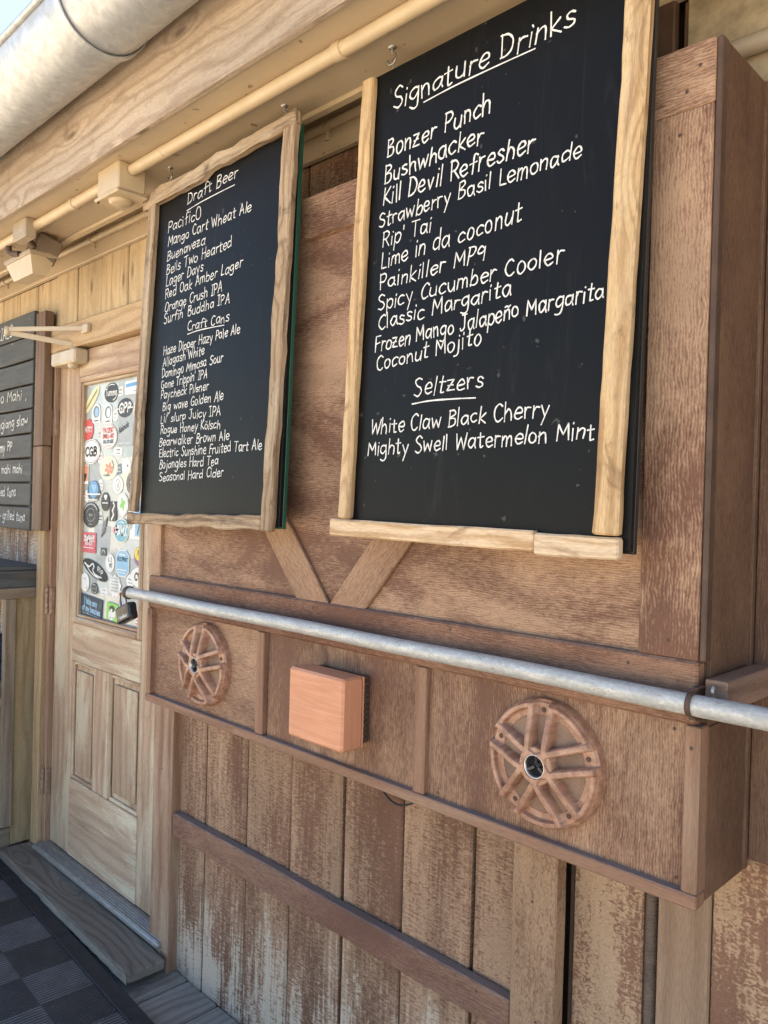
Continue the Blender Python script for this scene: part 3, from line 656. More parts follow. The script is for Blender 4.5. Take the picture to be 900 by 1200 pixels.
D = thing('door', 'washed tan entrance door with its window pane covered in stickers', 'door', (-3.37, 1.42, -1.47))
part('stile', 'door', D, (-3.370, -3.190, 1.42, 1.46, -1.470, .606, dict(g='z', ch=.004)))
part('stile', 'door', D, (-2.622, -2.436, 1.42, 1.46, -1.470, .606, dict(g='z', ch=.004)))
part('top_rail', 'door', D, (-3.1895, -2.6225, 1.421, 1.46, .498, .606, dict(g='x', ch=.003)))
part('lock_rail', 'door_rail', D, (-3.1895, -2.6225, 1.4185, 1.46, -.668, -.512, dict(g='x', ch=.003, n=6, jit=.001)))
part('bottom_rail', 'door_rail', D, (-3.1895, -2.6225, 1.4185, 1.46, -1.470, -1.155, dict(g='x', ch=.003)))
part('mullion', 'door', D, (-2.985, -2.862, 1.421, 1.46, -1.1545, -.6685, dict(g='z', ch=.004)))
for a, b in ((-3.1895, -2.9855), (-2.8615, -2.6225)):
    m = MB(); m.box(a, b, 1.436, 1.46, -1.154, -.669, g='z', ch=0)
    m.box(a + .032, b - .032, 1.426, 1.4355, -1.118, -.705, g='z', ch=.009)
    for (x0, x1, z0, z1, g) in ((a, a + .014, -1.154, -.669, 'z'), (b - .014, b, -1.154, -.669, 'z'), (a + .0145, b - .0145, -.683, -.669, 'x'), (a + .0145, b - .0145, -1.154, -1.14, 'x')):
        m.box(x0, x1, 1.424, 1.4355, z0, z1, g=g, ch=.005)
    m.build('panel', 'door', D)
m = MB(); x0, x1, z0, z1 = -3.1895, -2.6225, -.5115, .4975
for (a, b, c, d, g) in ((x0, x0 + .024, z0, z1, 'z'), (x1 - .024, x1, z0, z1, 'z'), (x0 + .0245, x1 - .0245, z1 - .024, z1, 'x'), (x0 + .0245, x1 - .0245, z0, z0 + .026, 'x')): m.box(a, b, 1.413, 1.446, c, d, g=g, ch=.006)
for (a, b, c, d, g) in ((x0 + .0245, x0 + .036, z0 + .0265, z1 - .0245, 'z'), (x1 - .036, x1 - .0245, z0 + .0265, z1 - .0245, 'z'), (x0 + .0365, x1 - .0365, z1 - .036, z1 - .0245, 'x'), (x0 + .0365, x1 - .0365, z0 + .0265, z0 + .038, 'x')): m.box(a, b, 1.422, 1.446, c, d, g=g, ch=.004)
m.build('glazing_bead', 'door', D)
PANE = part('window_pane', 'glass', D, (-3.158, -2.654, 1.440, 1.446, -.478, .466, dict(ch=0)))
for z in (.318, -.44, -1.213):
    m = MB()
    for k in range(5): m.tube([(-3.388, 1.392, z - .055 + k * .0222), (-3.388, 1.392, z - .0345 + k * .0222)], .0085, 10)
    m.box(-3.384, -3.366, 1.4, 1.4185, z - .055, z + .055, g='z', ch=.002); m.lathe((-3.388, 1.392, z + .0565), (0, 0, 1), [(.006, 0), (.004, .006), (0, .008)], 10)
    m.build('hinge', 'hingemetal', D)

# --- stickers: outlines in the plane of the pane
YP = 1.440
def ell(cx, cz, w, h, rot=0, n=36):
    c, s = math.cos(R(rot)), math.sin(R(rot))
    return [(cx + w / 2 * math.cos(t) * c - h / 2 * math.sin(t) * s, cz + w / 2 * math.cos(t) * s + h / 2 * math.sin(t) * c) for t in [2 * math.pi * k / n for k in range(n)]]
def rec(cx, cz, w, h, rot=0, rad=.006):
    P = []; c, s = math.cos(R(rot)), math.sin(R(rot)); rad = min(rad, w / 3, h / 3)
    for (sx, sz, a0) in ((1, 1, 0), (-1, 1, 90), (-1, -1, 180), (1, -1, 270)):
        for k in range(4):
            a = R(a0 + 30 * k); x = sx * (w / 2 - rad) + rad * math.cos(a); z = sz * (h / 2 - rad) + rad * math.sin(a); P.append((cx + x * c - z * s, cz + x * s + z * c))
    return P
def arch(cx, cz, w, h):
    return [(cx - w / 2, cz - h / 2), (cx + w / 2, cz - h / 2)] + [(cx + w / 2 * math.cos(R(a)), cz + h * .08 + h * .42 * math.sin(R(a))) for a in range(0, 181, 12)]
def octo(cx, cz, w, h):
    return [(cx + sx * w / 2, cz + sz * h / 2) for sx, sz in ((.5, 1), (1, .55), (1, -.55), (.5, -1), (-.5, -1), (-1, -.55), (-1, .55), (-.5, 1))]
def blob(cx, cz, w, h, k=7, amp=.1):
    return [(cx + w / 2 * math.cos(t) * (1 + amp * math.sin(k * t)), cz + h / 2 * math.sin(t) * (1 + amp * math.sin(k * t))) for t in [2 * math.pi * i / 56 for i in range(56)]]
PAL = dict(white=(.78, .78, .75), cream=(.74, .72, .58), yellow=(.72, .66, .36), black=(.04, .042, .045), char=(.10, .105, .108), red=(.62, .09, .085), rose=(.62, .13, .16), teal=(.20, .44, .52),
           blue=(.13, .36, .62), sky=(.30, .52, .70), navy=(.028, .055, .085), grey=(.40, .43, .43), pale=(.60, .63, .60), green=(.26, .60, .14), orange=(.66, .28, .15), lilac=(.30, .16, .26), gold=(.75, .60, .08), slate=(.17, .23, .29), pink=(.7, .42, .42))
NSTK = 0
def sticker(label, *layers, lift=0):
    """layers: (outline, colour) from the bottom up, or ('text', colour, words, x0, x1, z, cap, weight)"""
    mm = MB(); mats = []
    global NSTK; NSTK += 1; y = YP - .0006 - lift * .0007 - NSTK * .000012
    for L in layers:
        col = L[1]; key = 'sticker_' + col; flat(key, PAL[col])
        if key not in mats: mats.append(key)
        mm.cur = mats.index(key)
        if L[0] == 'text':
            _, _, tx, x0, x1, z, cap, wt = L[:8]; z2 = L[8] if len(L) > 8 else z
            write(tx, x0, z, x1, z2, cap, lambda q: y, wt, off=.0001, mb=mm, jig=.35); y -= .00025
        elif L[0] == 'line':
            mm.ribbon([(a, y - .0001, b) for a, b in L[2]], L[3], (0, -1, 0)); y -= .0002
        else:
            mm.prism(L[0], y, .0005 if y > YP - .0012 else .0002); y -= .0003
    return mm.build('sticker', mats, PANE, label=label)
def scrib(x0, x1, z, h, k=5):
    return [(x0 + (x1 - x0) * i / (k * 4), z + h * (.5 * math.sin(i * 1.9) + .3 * math.sin(i * 4.1))) for i in range(k * 4 + 1)]
def arcpts(cx, cz, w, h, a0, a1):
    return [(cx + w / 2 * math.cos(R(a)), cz + h / 2 * math.sin(R(a))) for a in range(a0, a1 + 1, 8)]
# pale weathered backing stickers first
for (sh, col) in ((rec(-2.80, .36, .16, .17, 4), 'grey'), (rec(-3.0, .30, .17, .13, -5), 'pale'), (blob(-2.90, .12, .2, .12, 5, .06), 'pale'), (rec(-2.77, .1, .15, .12, 3), 'cream'), (rec(-3.06, .1, .1, .12, 8), 'grey'),
                  (ell(-2.74, -.17, .15, .10), 'pale'), (rec(-2.99, -.15, .14, .1, -6), 'grey'), (blob(-2.95, -.33, .14, .1, 4, .08), 'pale'), (rec(-2.76, -.38, .15, .09, 6), 'grey'), (rec(-2.93, .42, .1, .06), 'pale'), (ell(-2.69, .17, .1, .08), 'pale')):
    sticker('pale faded backing sticker', (sh, col))
for i, (sh, c1, c2) in enumerate(((rec(-2.865, .415, .045, .035, 8), 'white', 'slate'), (ell(-2.90, .325, .05, .045), 'white', 'grey'), (ell(-3.02, .255, .05, .04), 'pale', 'char'), (rec(-2.87, .185, .07, .03, -4), 'white', 'slate'), (ell(-3.02, .165, .045, .05), 'white', 'rose'),
                               (rec(-2.86, .115, .045, .04, 10), 'slate', 'pale'), (ell(-3.01, .055, .05, .045), 'white', 'teal'), (ell(-2.77, -.105, .05, .045), 'white', 'grey'), (rec(-3.005, -.075, .04, .05, 12), 'pale', 'char'), (ell(-2.75, -.305, .06, .05), 'white', 'slate'), (rec(-2.96, -.365, .06, .03, 5), 'white', 'grey'), (ell(-2.73, -.42, .08, .05), 'char', 'pale'), (ell(-3.13, .01, .04, .05), 'white', 'grey'))):
    cx = sum(q[0] for q in sh) / len(sh); cz = sum(q[1] for q in sh) / len(sh)
    sticker('small half covered sticker between larger ones', (sh, c1), ('line', c2, scrib(cx - .015, cx + .015, cz + .006, .006, 3), .0014), ('line', c2, [(cx - .014, cz - .007), (cx + .014, cz - .008)], .0018), lift=1)
sticker('yellow slanted oval sticker', (ell(-3.104, .401, .160, .052, 37), 'cream'), (ell(-3.104, .401, .150, .045, 37), 'yellow'), ('line', 'char', [(a, .402 + (a + 3.104) * .75 + .007 * math.sin(i * 2.3)) for i, a in enumerate([-3.15 + .0035 * k for k in range(27)])], .0022), lift=2)
sticker('dark round sticker with white script', (ell(-2.936, .416, .117, .077), 'black'), ('line', 'white', arcpts(-2.936, .416, .1, .064, 60, 150), .0016), ('line', 'white', arcpts(-2.936, .416, .1, .064, -70, -10), .0025), ('text', 'white', 'Tumma', -2.985, -2.889, .405, .026, .0022), lift=2)
sticker('white and blue striped card', (rec(-2.744, .423, .165, .052), 'white'), (rec(-2.744, .434, .152, .014, 2), 'blue'), ('line', 'slate', scrib(-2.76, -2.70, .408, .004), .0012), lift=2)
for (x, z) in ((-3.060, .343), (-2.959, .335)):
    sticker('white arch sticker with a grey portrait oval', (arch(x, z, .072, .078), 'white'), (ell(x, z + .006, .054, .048), 'slate'), (ell(x + .004, z + .004, .034, .036), 'sky' if x < -3 else 'white'), ('line', 'char', scrib(x - .02, x + .02, z - .03, .004), .0014), lift=3)
sticker('dark round sticker lettered GPP', (ell(-2.822, .349, .119, .073), 'black'), ('text', 'white', 'GPP', -2.868, -2.776, .333, .034, .0042), ('line', 'white', [(-2.885, .347), (-2.872, .347)], .003), ('line', 'white', [(-2.772, .347), (-2.759, .347)], .003), lift=3)
sticker('large pale round sticker with a blue ring', (ell(-2.685, .337, .143, .106), 'cream'), (ell(-2.675, .34, .096, .076), 'blue'), (ell(-2.675, .34, .088, .070), 'white'), (blob(-2.675, .338, .035, .032, 3, .25), 'blue'), lift=2)
sticker('red oval sticker with white lettering', (ell(-3.127, .280, .092, .087), 'red'), ('text', 'white', 'JETTY', -3.163, -3.092, .272, .018, .0028), lift=4)
sticker('white round sticker with red printed lines', (ell(-2.951, .244, .145, .099), 'white'), ('line', 'red', arcpts(-2.951, .244, .137, .092, 0, 360), .0007), ('text', 'red', 'PATIENT', -2.995, -2.907, .261, .017, .0022), ('text', 'red', 'SMALL-ART', -3.0, -2.902, .239, .015, .002), ('text', 'slate', '304-270-RIDE'.replace('3', 'S').replace('0', 'O').replace('4', 'A').replace('2', 'Z').replace('7', 'T'), -2.995, -2.907, .219, .012, .0016), ('line', 'red', [(-2.975, .208), (-2.927, .208)], .0015), lift=3)
sticker('grey square sticker with slanted black script', (rec(-2.815, .246, .118, .087), 'grey'), ('text', 'black', 'Nalanda', -2.868, -2.792, .252, .022, .002, .276), ('line', 'white', scrib(-2.86, -2.77, .215, .006), .0014), lift=1)
sticker('small white oval sticker with a dark ring', (ell(-2.688, .244, .062, .053), 'white'), ('line', 'char', arcpts(-2.688, .244, .04, .044, 0, 360), .0009), ('line', 'char', [(-2.69, .234), (-2.688, .252), (-2.683, .24)], .0012), lift=3)
sticker('white oval sticker lettered CGB', (ell(-3.096, .190, .158, .101), 'white'), ('line', 'black', arcpts(-3.096, .190, .145, .09, 0, 360), .0008), ('text', 'black', 'CGB', -3.148, -3.043, .174, .034, .0044), lift=5)
sticker('small orange poster sticker with a dark figure', (rec(-3.150, .098, .066, .078, 0, .002), 'white'), (rec(-3.150, .103, .056, .064, 0, .002), 'orange'), (blob(-3.15, .088, .03, .034, 3, .2), 'black'), lift=3)
sticker('cream sticker with an orange flower', (ell(-2.945, .122, .155, .097), 'cream'), (blob(-2.94, .118, .06, .042, 6, .3), 'orange'), (ell(-2.94, .118, .02, .015), 'pink'), ('line', 'slate', scrib(-2.985, -2.93, .093, .005), .0018), ('line', 'slate', [(-2.915, .15), (-2.90, .13), (-2.91, .11)], .003), lift=2)
sticker('pale oval sticker with a tiny dark mark', (ell(-2.797, .129, .064, .061), 'white'), (ell(-2.79, .128, .012, .01), 'slate'), lift=2)
sticker('slate blue square sticker with pale print', (rec(-2.691, .131, .064, .071, 0, .002), 'white'), (rec(-2.691, .131, .054, .062, 0, .002), 'slate'), ('line', 'pale', [(-2.71, .145), (-2.675, .145)], .003), ('line', 'pale', [(-2.71, .131), (-2.675, .131)], .002), ('line', 'pale', [(-2.705, .115), (-2.68, .115)], .003), lift=3)
sticker('dark round seal sticker', (ell(-2.755, .062, .084, .082), 'char'), ('line', 'pale', arcpts(-2.755, .062, .068, .066, 0, 360), .0008), ('line', 'pale', arcpts(-2.755, .062, .05, .048, 0, 360), .0006), (blob(-2.755, .062, .022, .028, 5, .2), 'pale'), lift=2)
sticker('white round sticker with a drop outline', (ell(-2.862, .055, .084, .066), 'white'), ('line', 'char', arcpts(-2.862, .055, .036, .044, 0, 360), .0009), ('line', 'char', [(-2.866, .046), (-2.86, .066), (-2.855, .046)], .0012), lift=3)
sticker('blue round sticker crossed by a white bar', (ell(-3.066, .03, .112, .085), 'char'), (ell(-3.066, .037, .082, .068), 'blue'), (blob(-3.062, .045, .04, .03, 3, .2), 'sky'), (rec(-3.066, .018, .125, .006, 0, .001), 'white'), ('line', 'white', scrib(-3.105, -3.03, -.005, .008), .0028), lift=4)
sticker('large black round sticker with a rope ring', (ell(-3.088, -.066, .148, .104), 'black'), ('line', 'grey', arcpts(-3.088, -.066, .128, .088, 30, 150), .003), ('line', 'grey', arcpts(-3.088, -.066, .07, .052, 0, 360), .001), ('line', 'grey', scrib(-3.105, -3.07, -.066, .016, 4), .0012), ('line', 'grey', [(-3.10, -.104), (-3.075, -.104)], .002), lift=3)
sticker('small black oval sticker with white print', (ell(-2.963, -.011, .070, .074), 'black'), (blob(-2.96, .008, .026, .02, 3, .2), 'white'), ('line', 'white', [(-2.985, -.016), (-2.94, -.016)], .003), lift=4)
sticker('black upright sticker with a white figure', (rec(-2.895, -.047, .058, .077, 0, .002), 'black'), ('line', 'white', [(-2.905, -.078), (-2.89, -.06), (-2.9, -.045), (-2.884, -.025), (-2.892, -.015)], .006), lift=4)
sticker('white oval sticker with a green clover', (ell(-2.820, -.020, .088, .09), 'white'), (blob(-2.82, -.018, .034, .04, 4, .35), 'green'), ('line', 'grey', arcpts(-2.82, -.02, .076, .08, 0, 360), .0006), lift=3)
sticker('tall white and blue sticker with a board rider', (rec(-2.711, -.068, .108, .157, 0, .002), 'white'), (rec(-2.69, -.068, .062, .135, 0, .001), 'sky'), (blob(-2.69, -.05, .022, .08, 3, .25), 'blue'), ('line', 'char', [(-2.70, -.125), (-2.684, -.085)], .004), *[('text', 'char', c, -2.754, -2.742, .0 - i * .0112, .009, .0011) for i, c in enumerate('WAVE HUNGRY') if c != ' '], lift=2)
sticker('teal round sticker lettered BVI', (ell(-2.824, -.119, .124, .094), 'white'), (ell(-2.824, -.119, .116, .087), 'teal'), ('line', 'pink', [(-2.884, -.119), (-2.868, -.119)], .012), ('text', 'white', 'BVI', -2.866, -2.776, -.134, .031, .0056), ('line', 'white', arcpts(-2.824, -.119, .09, .066, 60, 120), .002), lift=5)
sticker('red square sticker with white lettering', (rec(-3.098, -.178, .125, .082, 0, .004), 'rose'), ('text', 'white', 'BONZER', -3.145, -3.052, -.172, .022, .003), ('text', 'white', 'SHACK', -3.13, -3.068, -.188, .011, .0016), ('line', 'white', [(-3.143, -.199), (-3.055, -.199)], .0017), lift=4)
sticker('thin slanted dark striped sticker', ([(-2.995, -.155), (-2.96, -.13), (-2.938, -.066), (-2.972, -.09)], 'char'), *[('line', 'pale', [(-2.988 + k * .006, -.138 + k * .011), (-2.958 + k * .003, -.12 + k * .011)], .001) for k in range(5)], lift=3)
sticker('tiny grey square sticker with an arch', (rec(-2.968, -.208, .05, .031, 0, .002), 'char'), ('line', 'pale', arcpts(-2.968, -.214, .026, .024, 0, 180), .0018), lift=3)
sticker('white oval sticker with four small letters', (ell(-2.911, -.249, .075, .072), 'white'), ('text', 'char', 'L I', -2.925, -2.898, -.242, .014, .0016), ('text', 'char', 'VE', -2.918, -2.893, -.264, .013, .0016), lift=3)
sticker('blue eight sided shield sticker', (octo(-2.809, -.243, .107, .104), 'white'), (octo(-2.809, -.243, .098, .096), 'sky'), ('text', 'navy', 'OCCPRNT', -2.85, -2.768, -.234, .013, .0017), ('line', 'white', [(-2.83, -.21), (-2.788, -.21)], .004), ('line', 'white', [(-2.845, -.268), (-2.773, -.268)], .003), ('line', 'white', [(-2.835, -.279), (-2.783, -.279)], .002), lift=4)
sticker('yellow and purple round sticker', (ell(-2.683, -.209, .08, .073), 'lilac'), (ell(-2.683, -.2, .07, .05), 'gold'), (rec(-2.69, -.195, .007, .02, 0, .001), 'char'), (rec(-2.675, -.193, .007, .024, 0, .001), 'char'), lift=3)
sticker('black oval sticker with a white breaking wave', (ell(-3.037, -.285, .225, .062, -15), 'black'), ('line', 'white', catmull([(a, b, 0) for a, b in ((-3.13, -.262), (-3.09, -.275), (-3.06, -.262), (-3.045, -.272), (-3.055, -.288), (-3.03, -.305), (-2.98, -.312))], 5) and [(p.x, p.y) for p in catmull([(a, b, 0) for a, b in ((-3.13, -.262), (-3.09, -.275), (-3.06, -.262), (-3.045, -.272), (-3.055, -.288), (-3.03, -.305), (-2.98, -.312))], 5)], .0035), ('line', 'white', [(-3.115, -.268), (-3.085, -.29), (-3.05, -.306), (-3.0, -.318)], .0025), ('text', 'white', 'Rip', -3.015, -2.965, -.287, .018, .002, -.296), lift=4)
sticker('pale round sticker with two faint marks', (ell(-3.123, -.341, .080, .075), 'white'), ('line', 'grey', [(-3.135, -.325), (-3.115, -.33)], .002), ('line', 'slate', [(-3.11, -.36), (-3.104, -.366)], .002), lift=5)
sticker('small dark ring sticker', (ell(-3.039, -.360, .063, .045), 'char'), ('line', 'pale', arcpts(-3.039, -.36, .048, .033, 0, 360), .0009), ('line', 'grey', scrib(-3.055, -3.022, -.36, .008, 3), .001), lift=4)
sticker('white round sticker lettered CW', (ell(-2.673, -.286, .137, .073), 'white'), ('text', 'black', 'CW', -2.712, -2.655, -.297, .026, .0034), lift=5)
sticker('white flower shaped sticker covered in doodles', (blob(-2.866, -.335, .096, .084, 9, .09), 'white'), *[('line', 'char', scrib(-2.9 + .006 * (k % 2), -2.834, -.305 - k * .012, .007, 4), .0008) for k in range(5)], lift=3)
sticker('navy rectangular sticker with pale blue lettering', (rec(-3.062, -.435, .19, .084, -4, .002), 'navy'), ('text', 'sky', 'I take care', -3.122, -3.012, -.424, .023, .0026, -.432), ('text', 'sky', 'of my beaches', -3.142, -2.982, -.452, .022, .0026, -.463), ('line', 'teal', [(-3.15, -.463), (-2.975, -.474)], .0009), lift=5)
sticker('bright green card sticker with black and white shapes', (rec(-2.880, -.435, .096, .068, -4, .004), 'green'), (blob(-2.882, -.446, .056, .044, 2, .12), 'white'), (ell(-2.882, -.424, .044, .026), 'black'), (ell(-2.886, -.430, .018, .012), 'white'), ('line', 'char', [(-2.894, -.457), (-2.888, -.459)], .0018), ('line', 'char', [(-2.872, -.457), (-2.868, -.459)], .0018), lift=5)
sticker('red and white striped sticker', (rec(-2.675, -.433, .05, .062, 0, .002), 'white'), *[('line', 'red', [(-2.695, -.41 - k * .012), (-2.655, -.414 - k * .012)], .0022) for k in range(5)], lift=2)

# ------------------------------------------------------------------ door closer
C_ = thing('door_closer', 'beige door closer with a folding arm above the stickered door', 'door closer', (-3.2, 1.42, .56))
part('closer_body', 'closer', C_, (-3.325, -3.10, 1.358, 1.419, .545, .602, dict(ch=.007)))
m = MB(); m.lathe((-3.175, 1.388, .546), (0, 0, -1), [(.021, 0), (.02, .012), (.012, .02), (0, .021)], 20); m.build('pinion_cap', 'closer', C_)
m = MB(); m.lathe((-3.175, 1.388, .601), (0, 0, 1), [(.014, 0), (.014, .018), (0, .02)], 16); m.beam((-3.175, 1.388, .625), (-3.345, 1.19, .664), (0, 0, 1), .022, .008, .002); m.build('arm', 'closer', C_)
m = MB(); m.beam((-3.345, 1.19, .676), (-3.035, 1.368, .668), (0, 0, 1), .018, .010, .002); m.lathe((-3.345, 1.19, .652), (0, 0, 1), [(.0, 0), (.012, 0), (.012, .034), (0, .036)], 14); m.build('forearm', 'closer', C_)
part('header_bracket', 'closer', C_, (-3.055, -3.0, 1.362, 1.3795, .65, .684, dict(ch=.003)))

# ------------------------------------------------------------------ slatted specials sign
S = thing('slat_sign', 'dark slatted specials sign on a brown frame left of the door', 'sign', (-3.7, 1.38, -.15))
def yS(z): return 1.345
words = [('SPECIALS', -4.03, .722, -3.717, .721, .052, 'dullink', .0028), ("'", -3.722, .668, -3.708, .668, .02, 'dullink', .0028), None, ('Mojo Mahi ,', -3.985, .427, -3.535, .427, .045, 'dullink', .0026), ('ngiang slaw', -3.865, .306, -3.517, .318, .042, 'ink', .0024),
         ('creamy PP', -3.955, .202, -3.692, .205, .042, 'ink', .0026), ('grilled mahi mahi', -3.99, .104, -3.567, .104, .04, 'ink', .0024), ('grilled tuna', -3.91, .0, -3.632, .001, .042, 'ink', .0024), ('- grilled tuna', -3.825, -.104, -3.522, -.107, .042, 'ink', .0024)]
for i in range(9):
    zt = .803 - .1062 * i; m = MB(); m.box(-4.40, -3.478 - random.uniform(0, .004), 1.346, 1.366, zt - .098, zt, g='x', ch=.003, n=6, jit=.0012)
    sl_ = m.build('slat', 'slat', S)
    if words[i]:
        tx, a, b, c, d, cap, inkm, hw = words[i]; write(tx, a, b, c, d, cap, yS, hw).build('lettering', inkm, sl_)
part('upright', 'upright', S, (-3.472, -3.378, 1.352, 1.392, .22, .79, dict(g='z', ch=.003)), label='dark brown upper frame upright')
part('upright', 'upright', S, (-3.474, -3.380, 1.352, 1.392, -.142, .217, dict(g='z', ch=.003)))
part('back_board', 'blackedge', S, (-4.42, -3.40, 1.3925, 1.402, -.14, .785, dict(ch=0)), (-3.56, -3.4725, 1.3665, 1.392, -.14, .785, dict(g='z', ch=.002)), (-4.4, -4.3, 1.3665, 1.392, -.14, .785, dict(g='z', ch=.002)))

# ------------------------------------------------------------------ counter at the left end
K = thing('bar_counter', 'timber bar counter with open shelving beside the door', 'counter', (-3.6, 1.1, -1.58))
part('counter_top', 'blueboard', K, (-4.6, -3.505, .75, 1.41, -.318, -.298, dict(g='y', ch=.003)))
part('apron', 'blueboard', K, (-3.530, -3.500, .75, 1.408, -.392, -.3185, dict(g='y', ch=.003)), (-3.50, -3.4995, 1.0, 1.001, -.35, -.349, dict(ch=0)))
part('rail', 'greypost', K, (-3.528, -3.492, .75, 1.408, -.4375, -.3925, dict(g='y', ch=.003)))
part('stud', 'greypost', K, (-3.530, -3.498, 1.262, 1.309, -1.42, -.438, dict(g='z', ch=.003)))
part('stud', 'greypost', K, (-3.530, -3.498, .78, .83, -1.578, -.438, dict(g='z', ch=.003)))
part('end_board', 'ply', K, (-3.535, -3.512, 1.3095, 1.409, -1.505, -.438, dict(g='z', ch=.002)))
part('side_board', 'plank_top', K, (-3.56, -3.54, .8, 1.2615, -1.5, -.83, dict(g='z', ch=.002)))
m = MB(); m.beam((-3.535, 1.262, -.90), (-3.535, .95, -.60), (0, .7, .7), .05, .02, .002); m.build('brace', 'post', K)
part('shelf', 'ply', K, (-4.5, -3.57, .8, 1.40, -.83, -.81, dict(g='x', ch=.002)))
part('back_panel', 'dkbrown', K, (-4.58, -4.55, .8, 1.40, -1.57, -.32, dict(g='z', ch=0)), (-4.55, -3.58, 1.385, 1.405, -1.57, -.83, dict(g='z', ch=0)))
part('plinth', 'greypost', K, (-3.55, -3.515, .8, 1.3085, -1.578, -1.43, dict(g='y', ch=.003)))
m = MB()
for k in range(4): m.beam((-3.95, 1.30 - .01 * k, -.80 + k * .045), (-3.62, 1.28, -.79 + k * .043), (0, 1, 0), .26, .04, .016, 8, .006, .003)
tag(m.build('folded_tarp', 'cloth', origin=(-3.8, 1.28, -.81)), 'folded dark blue cloth on the shelf under the bar counter', 'cloth')

# ------------------------------------------------------------------ step board, mat
m = MB(); m.beam((-3.492, 1.318, -1.519), (-2.292, 1.290, -1.519), (0, 1, 0), .134, .034, .006, 24, .0012, .0005)
ST = thing('door_step', 'worn dark grey timber step in front of the door threshold', 'step', (-2.9, 1.288, -1.555)); m.build('tread', 'stepwood', ST)
for xx in (-3.40, -2.85, -2.40): part('cleat', 'stepwood', ST, (xx, xx + .06, 1.252, 1.36, -1.565, -1.5365, dict(g='y', ch=.002)))
m = MB(); m.beam((-3.0, 1.2385, -1.5195), (-2.296, 1.2218, -1.5195), (0, 0, 1), .029, .005, .002, 30, .0014, .0006); m.build('worn_front_edge', m_timber('pale_worn_edge', (.16, .14, .115), (.24, .215, .175), (.15, .13, .1), 30, .06, .85, .6, (.36, .33, .28), .6, False, .2, .6), ST)
th = R(-2.9); e1 = Vector((math.cos(th), math.sin(th), 0)); e2 = Vector((-math.sin(th), math.cos(th), 0)); P0 = Vector((-2.722, 1.166, -1.530))
MT = thing('rubber_mat', 'black rubber door mat with checkered ribbed squares on the deck', 'mat', (-2.8, .7, -1.578))
def mp(u, v, z=0): return P0 + e1 * u + e2 * v + Vector((0, 0, z))
m = MB(); b = 0; u0, u1, v0, v1 = -1.62, 1.62, -1.141, 0
for (u, v, z) in ((u0, v0, 0), (u1, v0, 0), (u1, v1, 0), (u0, v1, 0)): m.v.append(mp(u, v, z))
for (u, v, z) in ((u0, v0, -.034), (u1, v0, -.034), (u1, v1, -.034), (u0, v1, -.034)): m.v.append(mp(u, v, z))
UVM = [(u0, v0), (u1, v0), (u1, v1), (u0, v1)]
m.face([0, 1, 2, 3], UVM); m.face([7, 6, 5, 4], UVM[::-1])
for k in range(4): m.face([k, k + 4, (k + 1) % 4 + 4, (k + 1) % 4], [UVM[k], UVM[k], UVM[(k + 1) % 4], UVM[(k + 1) % 4]])
m.build('ribbed_field', 'mat', MT)
m = MB()
for (a, c) in (((u0 - .06, .031), (u1 + .06, .031)), ((u0 - .06, v0 - .031), (u1 + .06, v0 - .031))): m.beam(mp(a[0], a[1], -.0165), mp(c[0], c[1], -.0165), e2, .060, .036, .005)
for uu in (u0 - .031, u1 + .031): m.beam(mp(uu, v0 + .001, -.0165), mp(uu, -.001, -.0165), e1, .059, .036, .005)
for (a, c) in (((u0, .004), (u1, .004)),): m.beam(mp(a[0], a[1], .004), mp(c[0], c[1], .004), e2, .006, .003, .001)
m.build('border', 'rubberedge', MT)

# ------------------------------------------------------------------ wall cabinet
B_ = thing('wall_cabinet', 'wide brown panelled cabinet on the wall behind the menu boards', 'cabinet', (-1.35, 1.41, -.606))
part('carcass', 'side', B_, (-2.186, -.5, 1.235, 1.408, -.60, .734, dict(g='z', ch=.001)))
part('side_panel', 'side', B_, (-.4995, -.4965, 1.2355, 1.409, -.603, -.33, dict(g='z', ch=.001)), (-.4995, -.4975, 1.2355, 1.409, -.329, .735, dict(g='z', ch=.001)), (-.4995, -.493, 1.39, 1.4085, -.6, .735, dict(g='z', ch=.001)))
part('corner_edge', 'dkbrown', B_, (-.5065, -.4965, 1.2125, 1.235, -.2265, .737, dict(g='z', ch=.002)))
part('panel', 'panel', B_, (-2.186, -.507, 1.2215, 1.2345, -.33, .73, dict(g='x', ch=0)))
part('stile', 'stile', B_, (-2.19, -2.132, 1.2095, 1.236, -.2265, .636, dict(g='z', ch=.002)))
part('stile', 'stile', B_, (-.605, -.507, 1.2095, 1.2210, -.2265, .636, dict(g='z', ch=.0015)))
part('top_rail', 'stile', B_, (-2.19, -.5065, 1.2088, 1.236, .6365, .738, dict(g='x', ch=.002)))
part('middle_rail', 'rail', B_, (-2.19, -.505, 1.206, 1.236, -.3255, -.227, dict(g='x', ch=.004)))
m = MB(); m.beam((-2.12, 1.2163, .58), (-1.402, 1.2163, -.262), (1, 0, 0), .090, .010, .002); m.build('brace', 'brace', B_)
m = MB(); m.beam((-.615, 1.2163, .58), (-1.338, 1.2163, -.262), (1, 0, 0), .090, .0096, .002); m.build('brace', 'brace', B_)
for a, b, mt in ((-2.175, -1.62, 'panel_fine'), (-1.60, -1.072, 'panel_fine'), (-1.07, -.5215, 'panel_fine')):
    part('lower_panel', mt, B_, (a, b, 1.2195, 1.2345, -.60, -.326, dict(g='x' if b < -1.1 else 'z', ch=0)))
part('bottom_rail', 'smooth_brown', B_, (-2.19, -.4962, 1.2025, 1.236, -.608, -.5855, dict(g='x', ch=.002)))
part('end_strip', 'smooth_brown', B_, (-2.188, -2.164, 1.2035, 1.236, -.585, -.326, dict(g='z', ch=.002)))
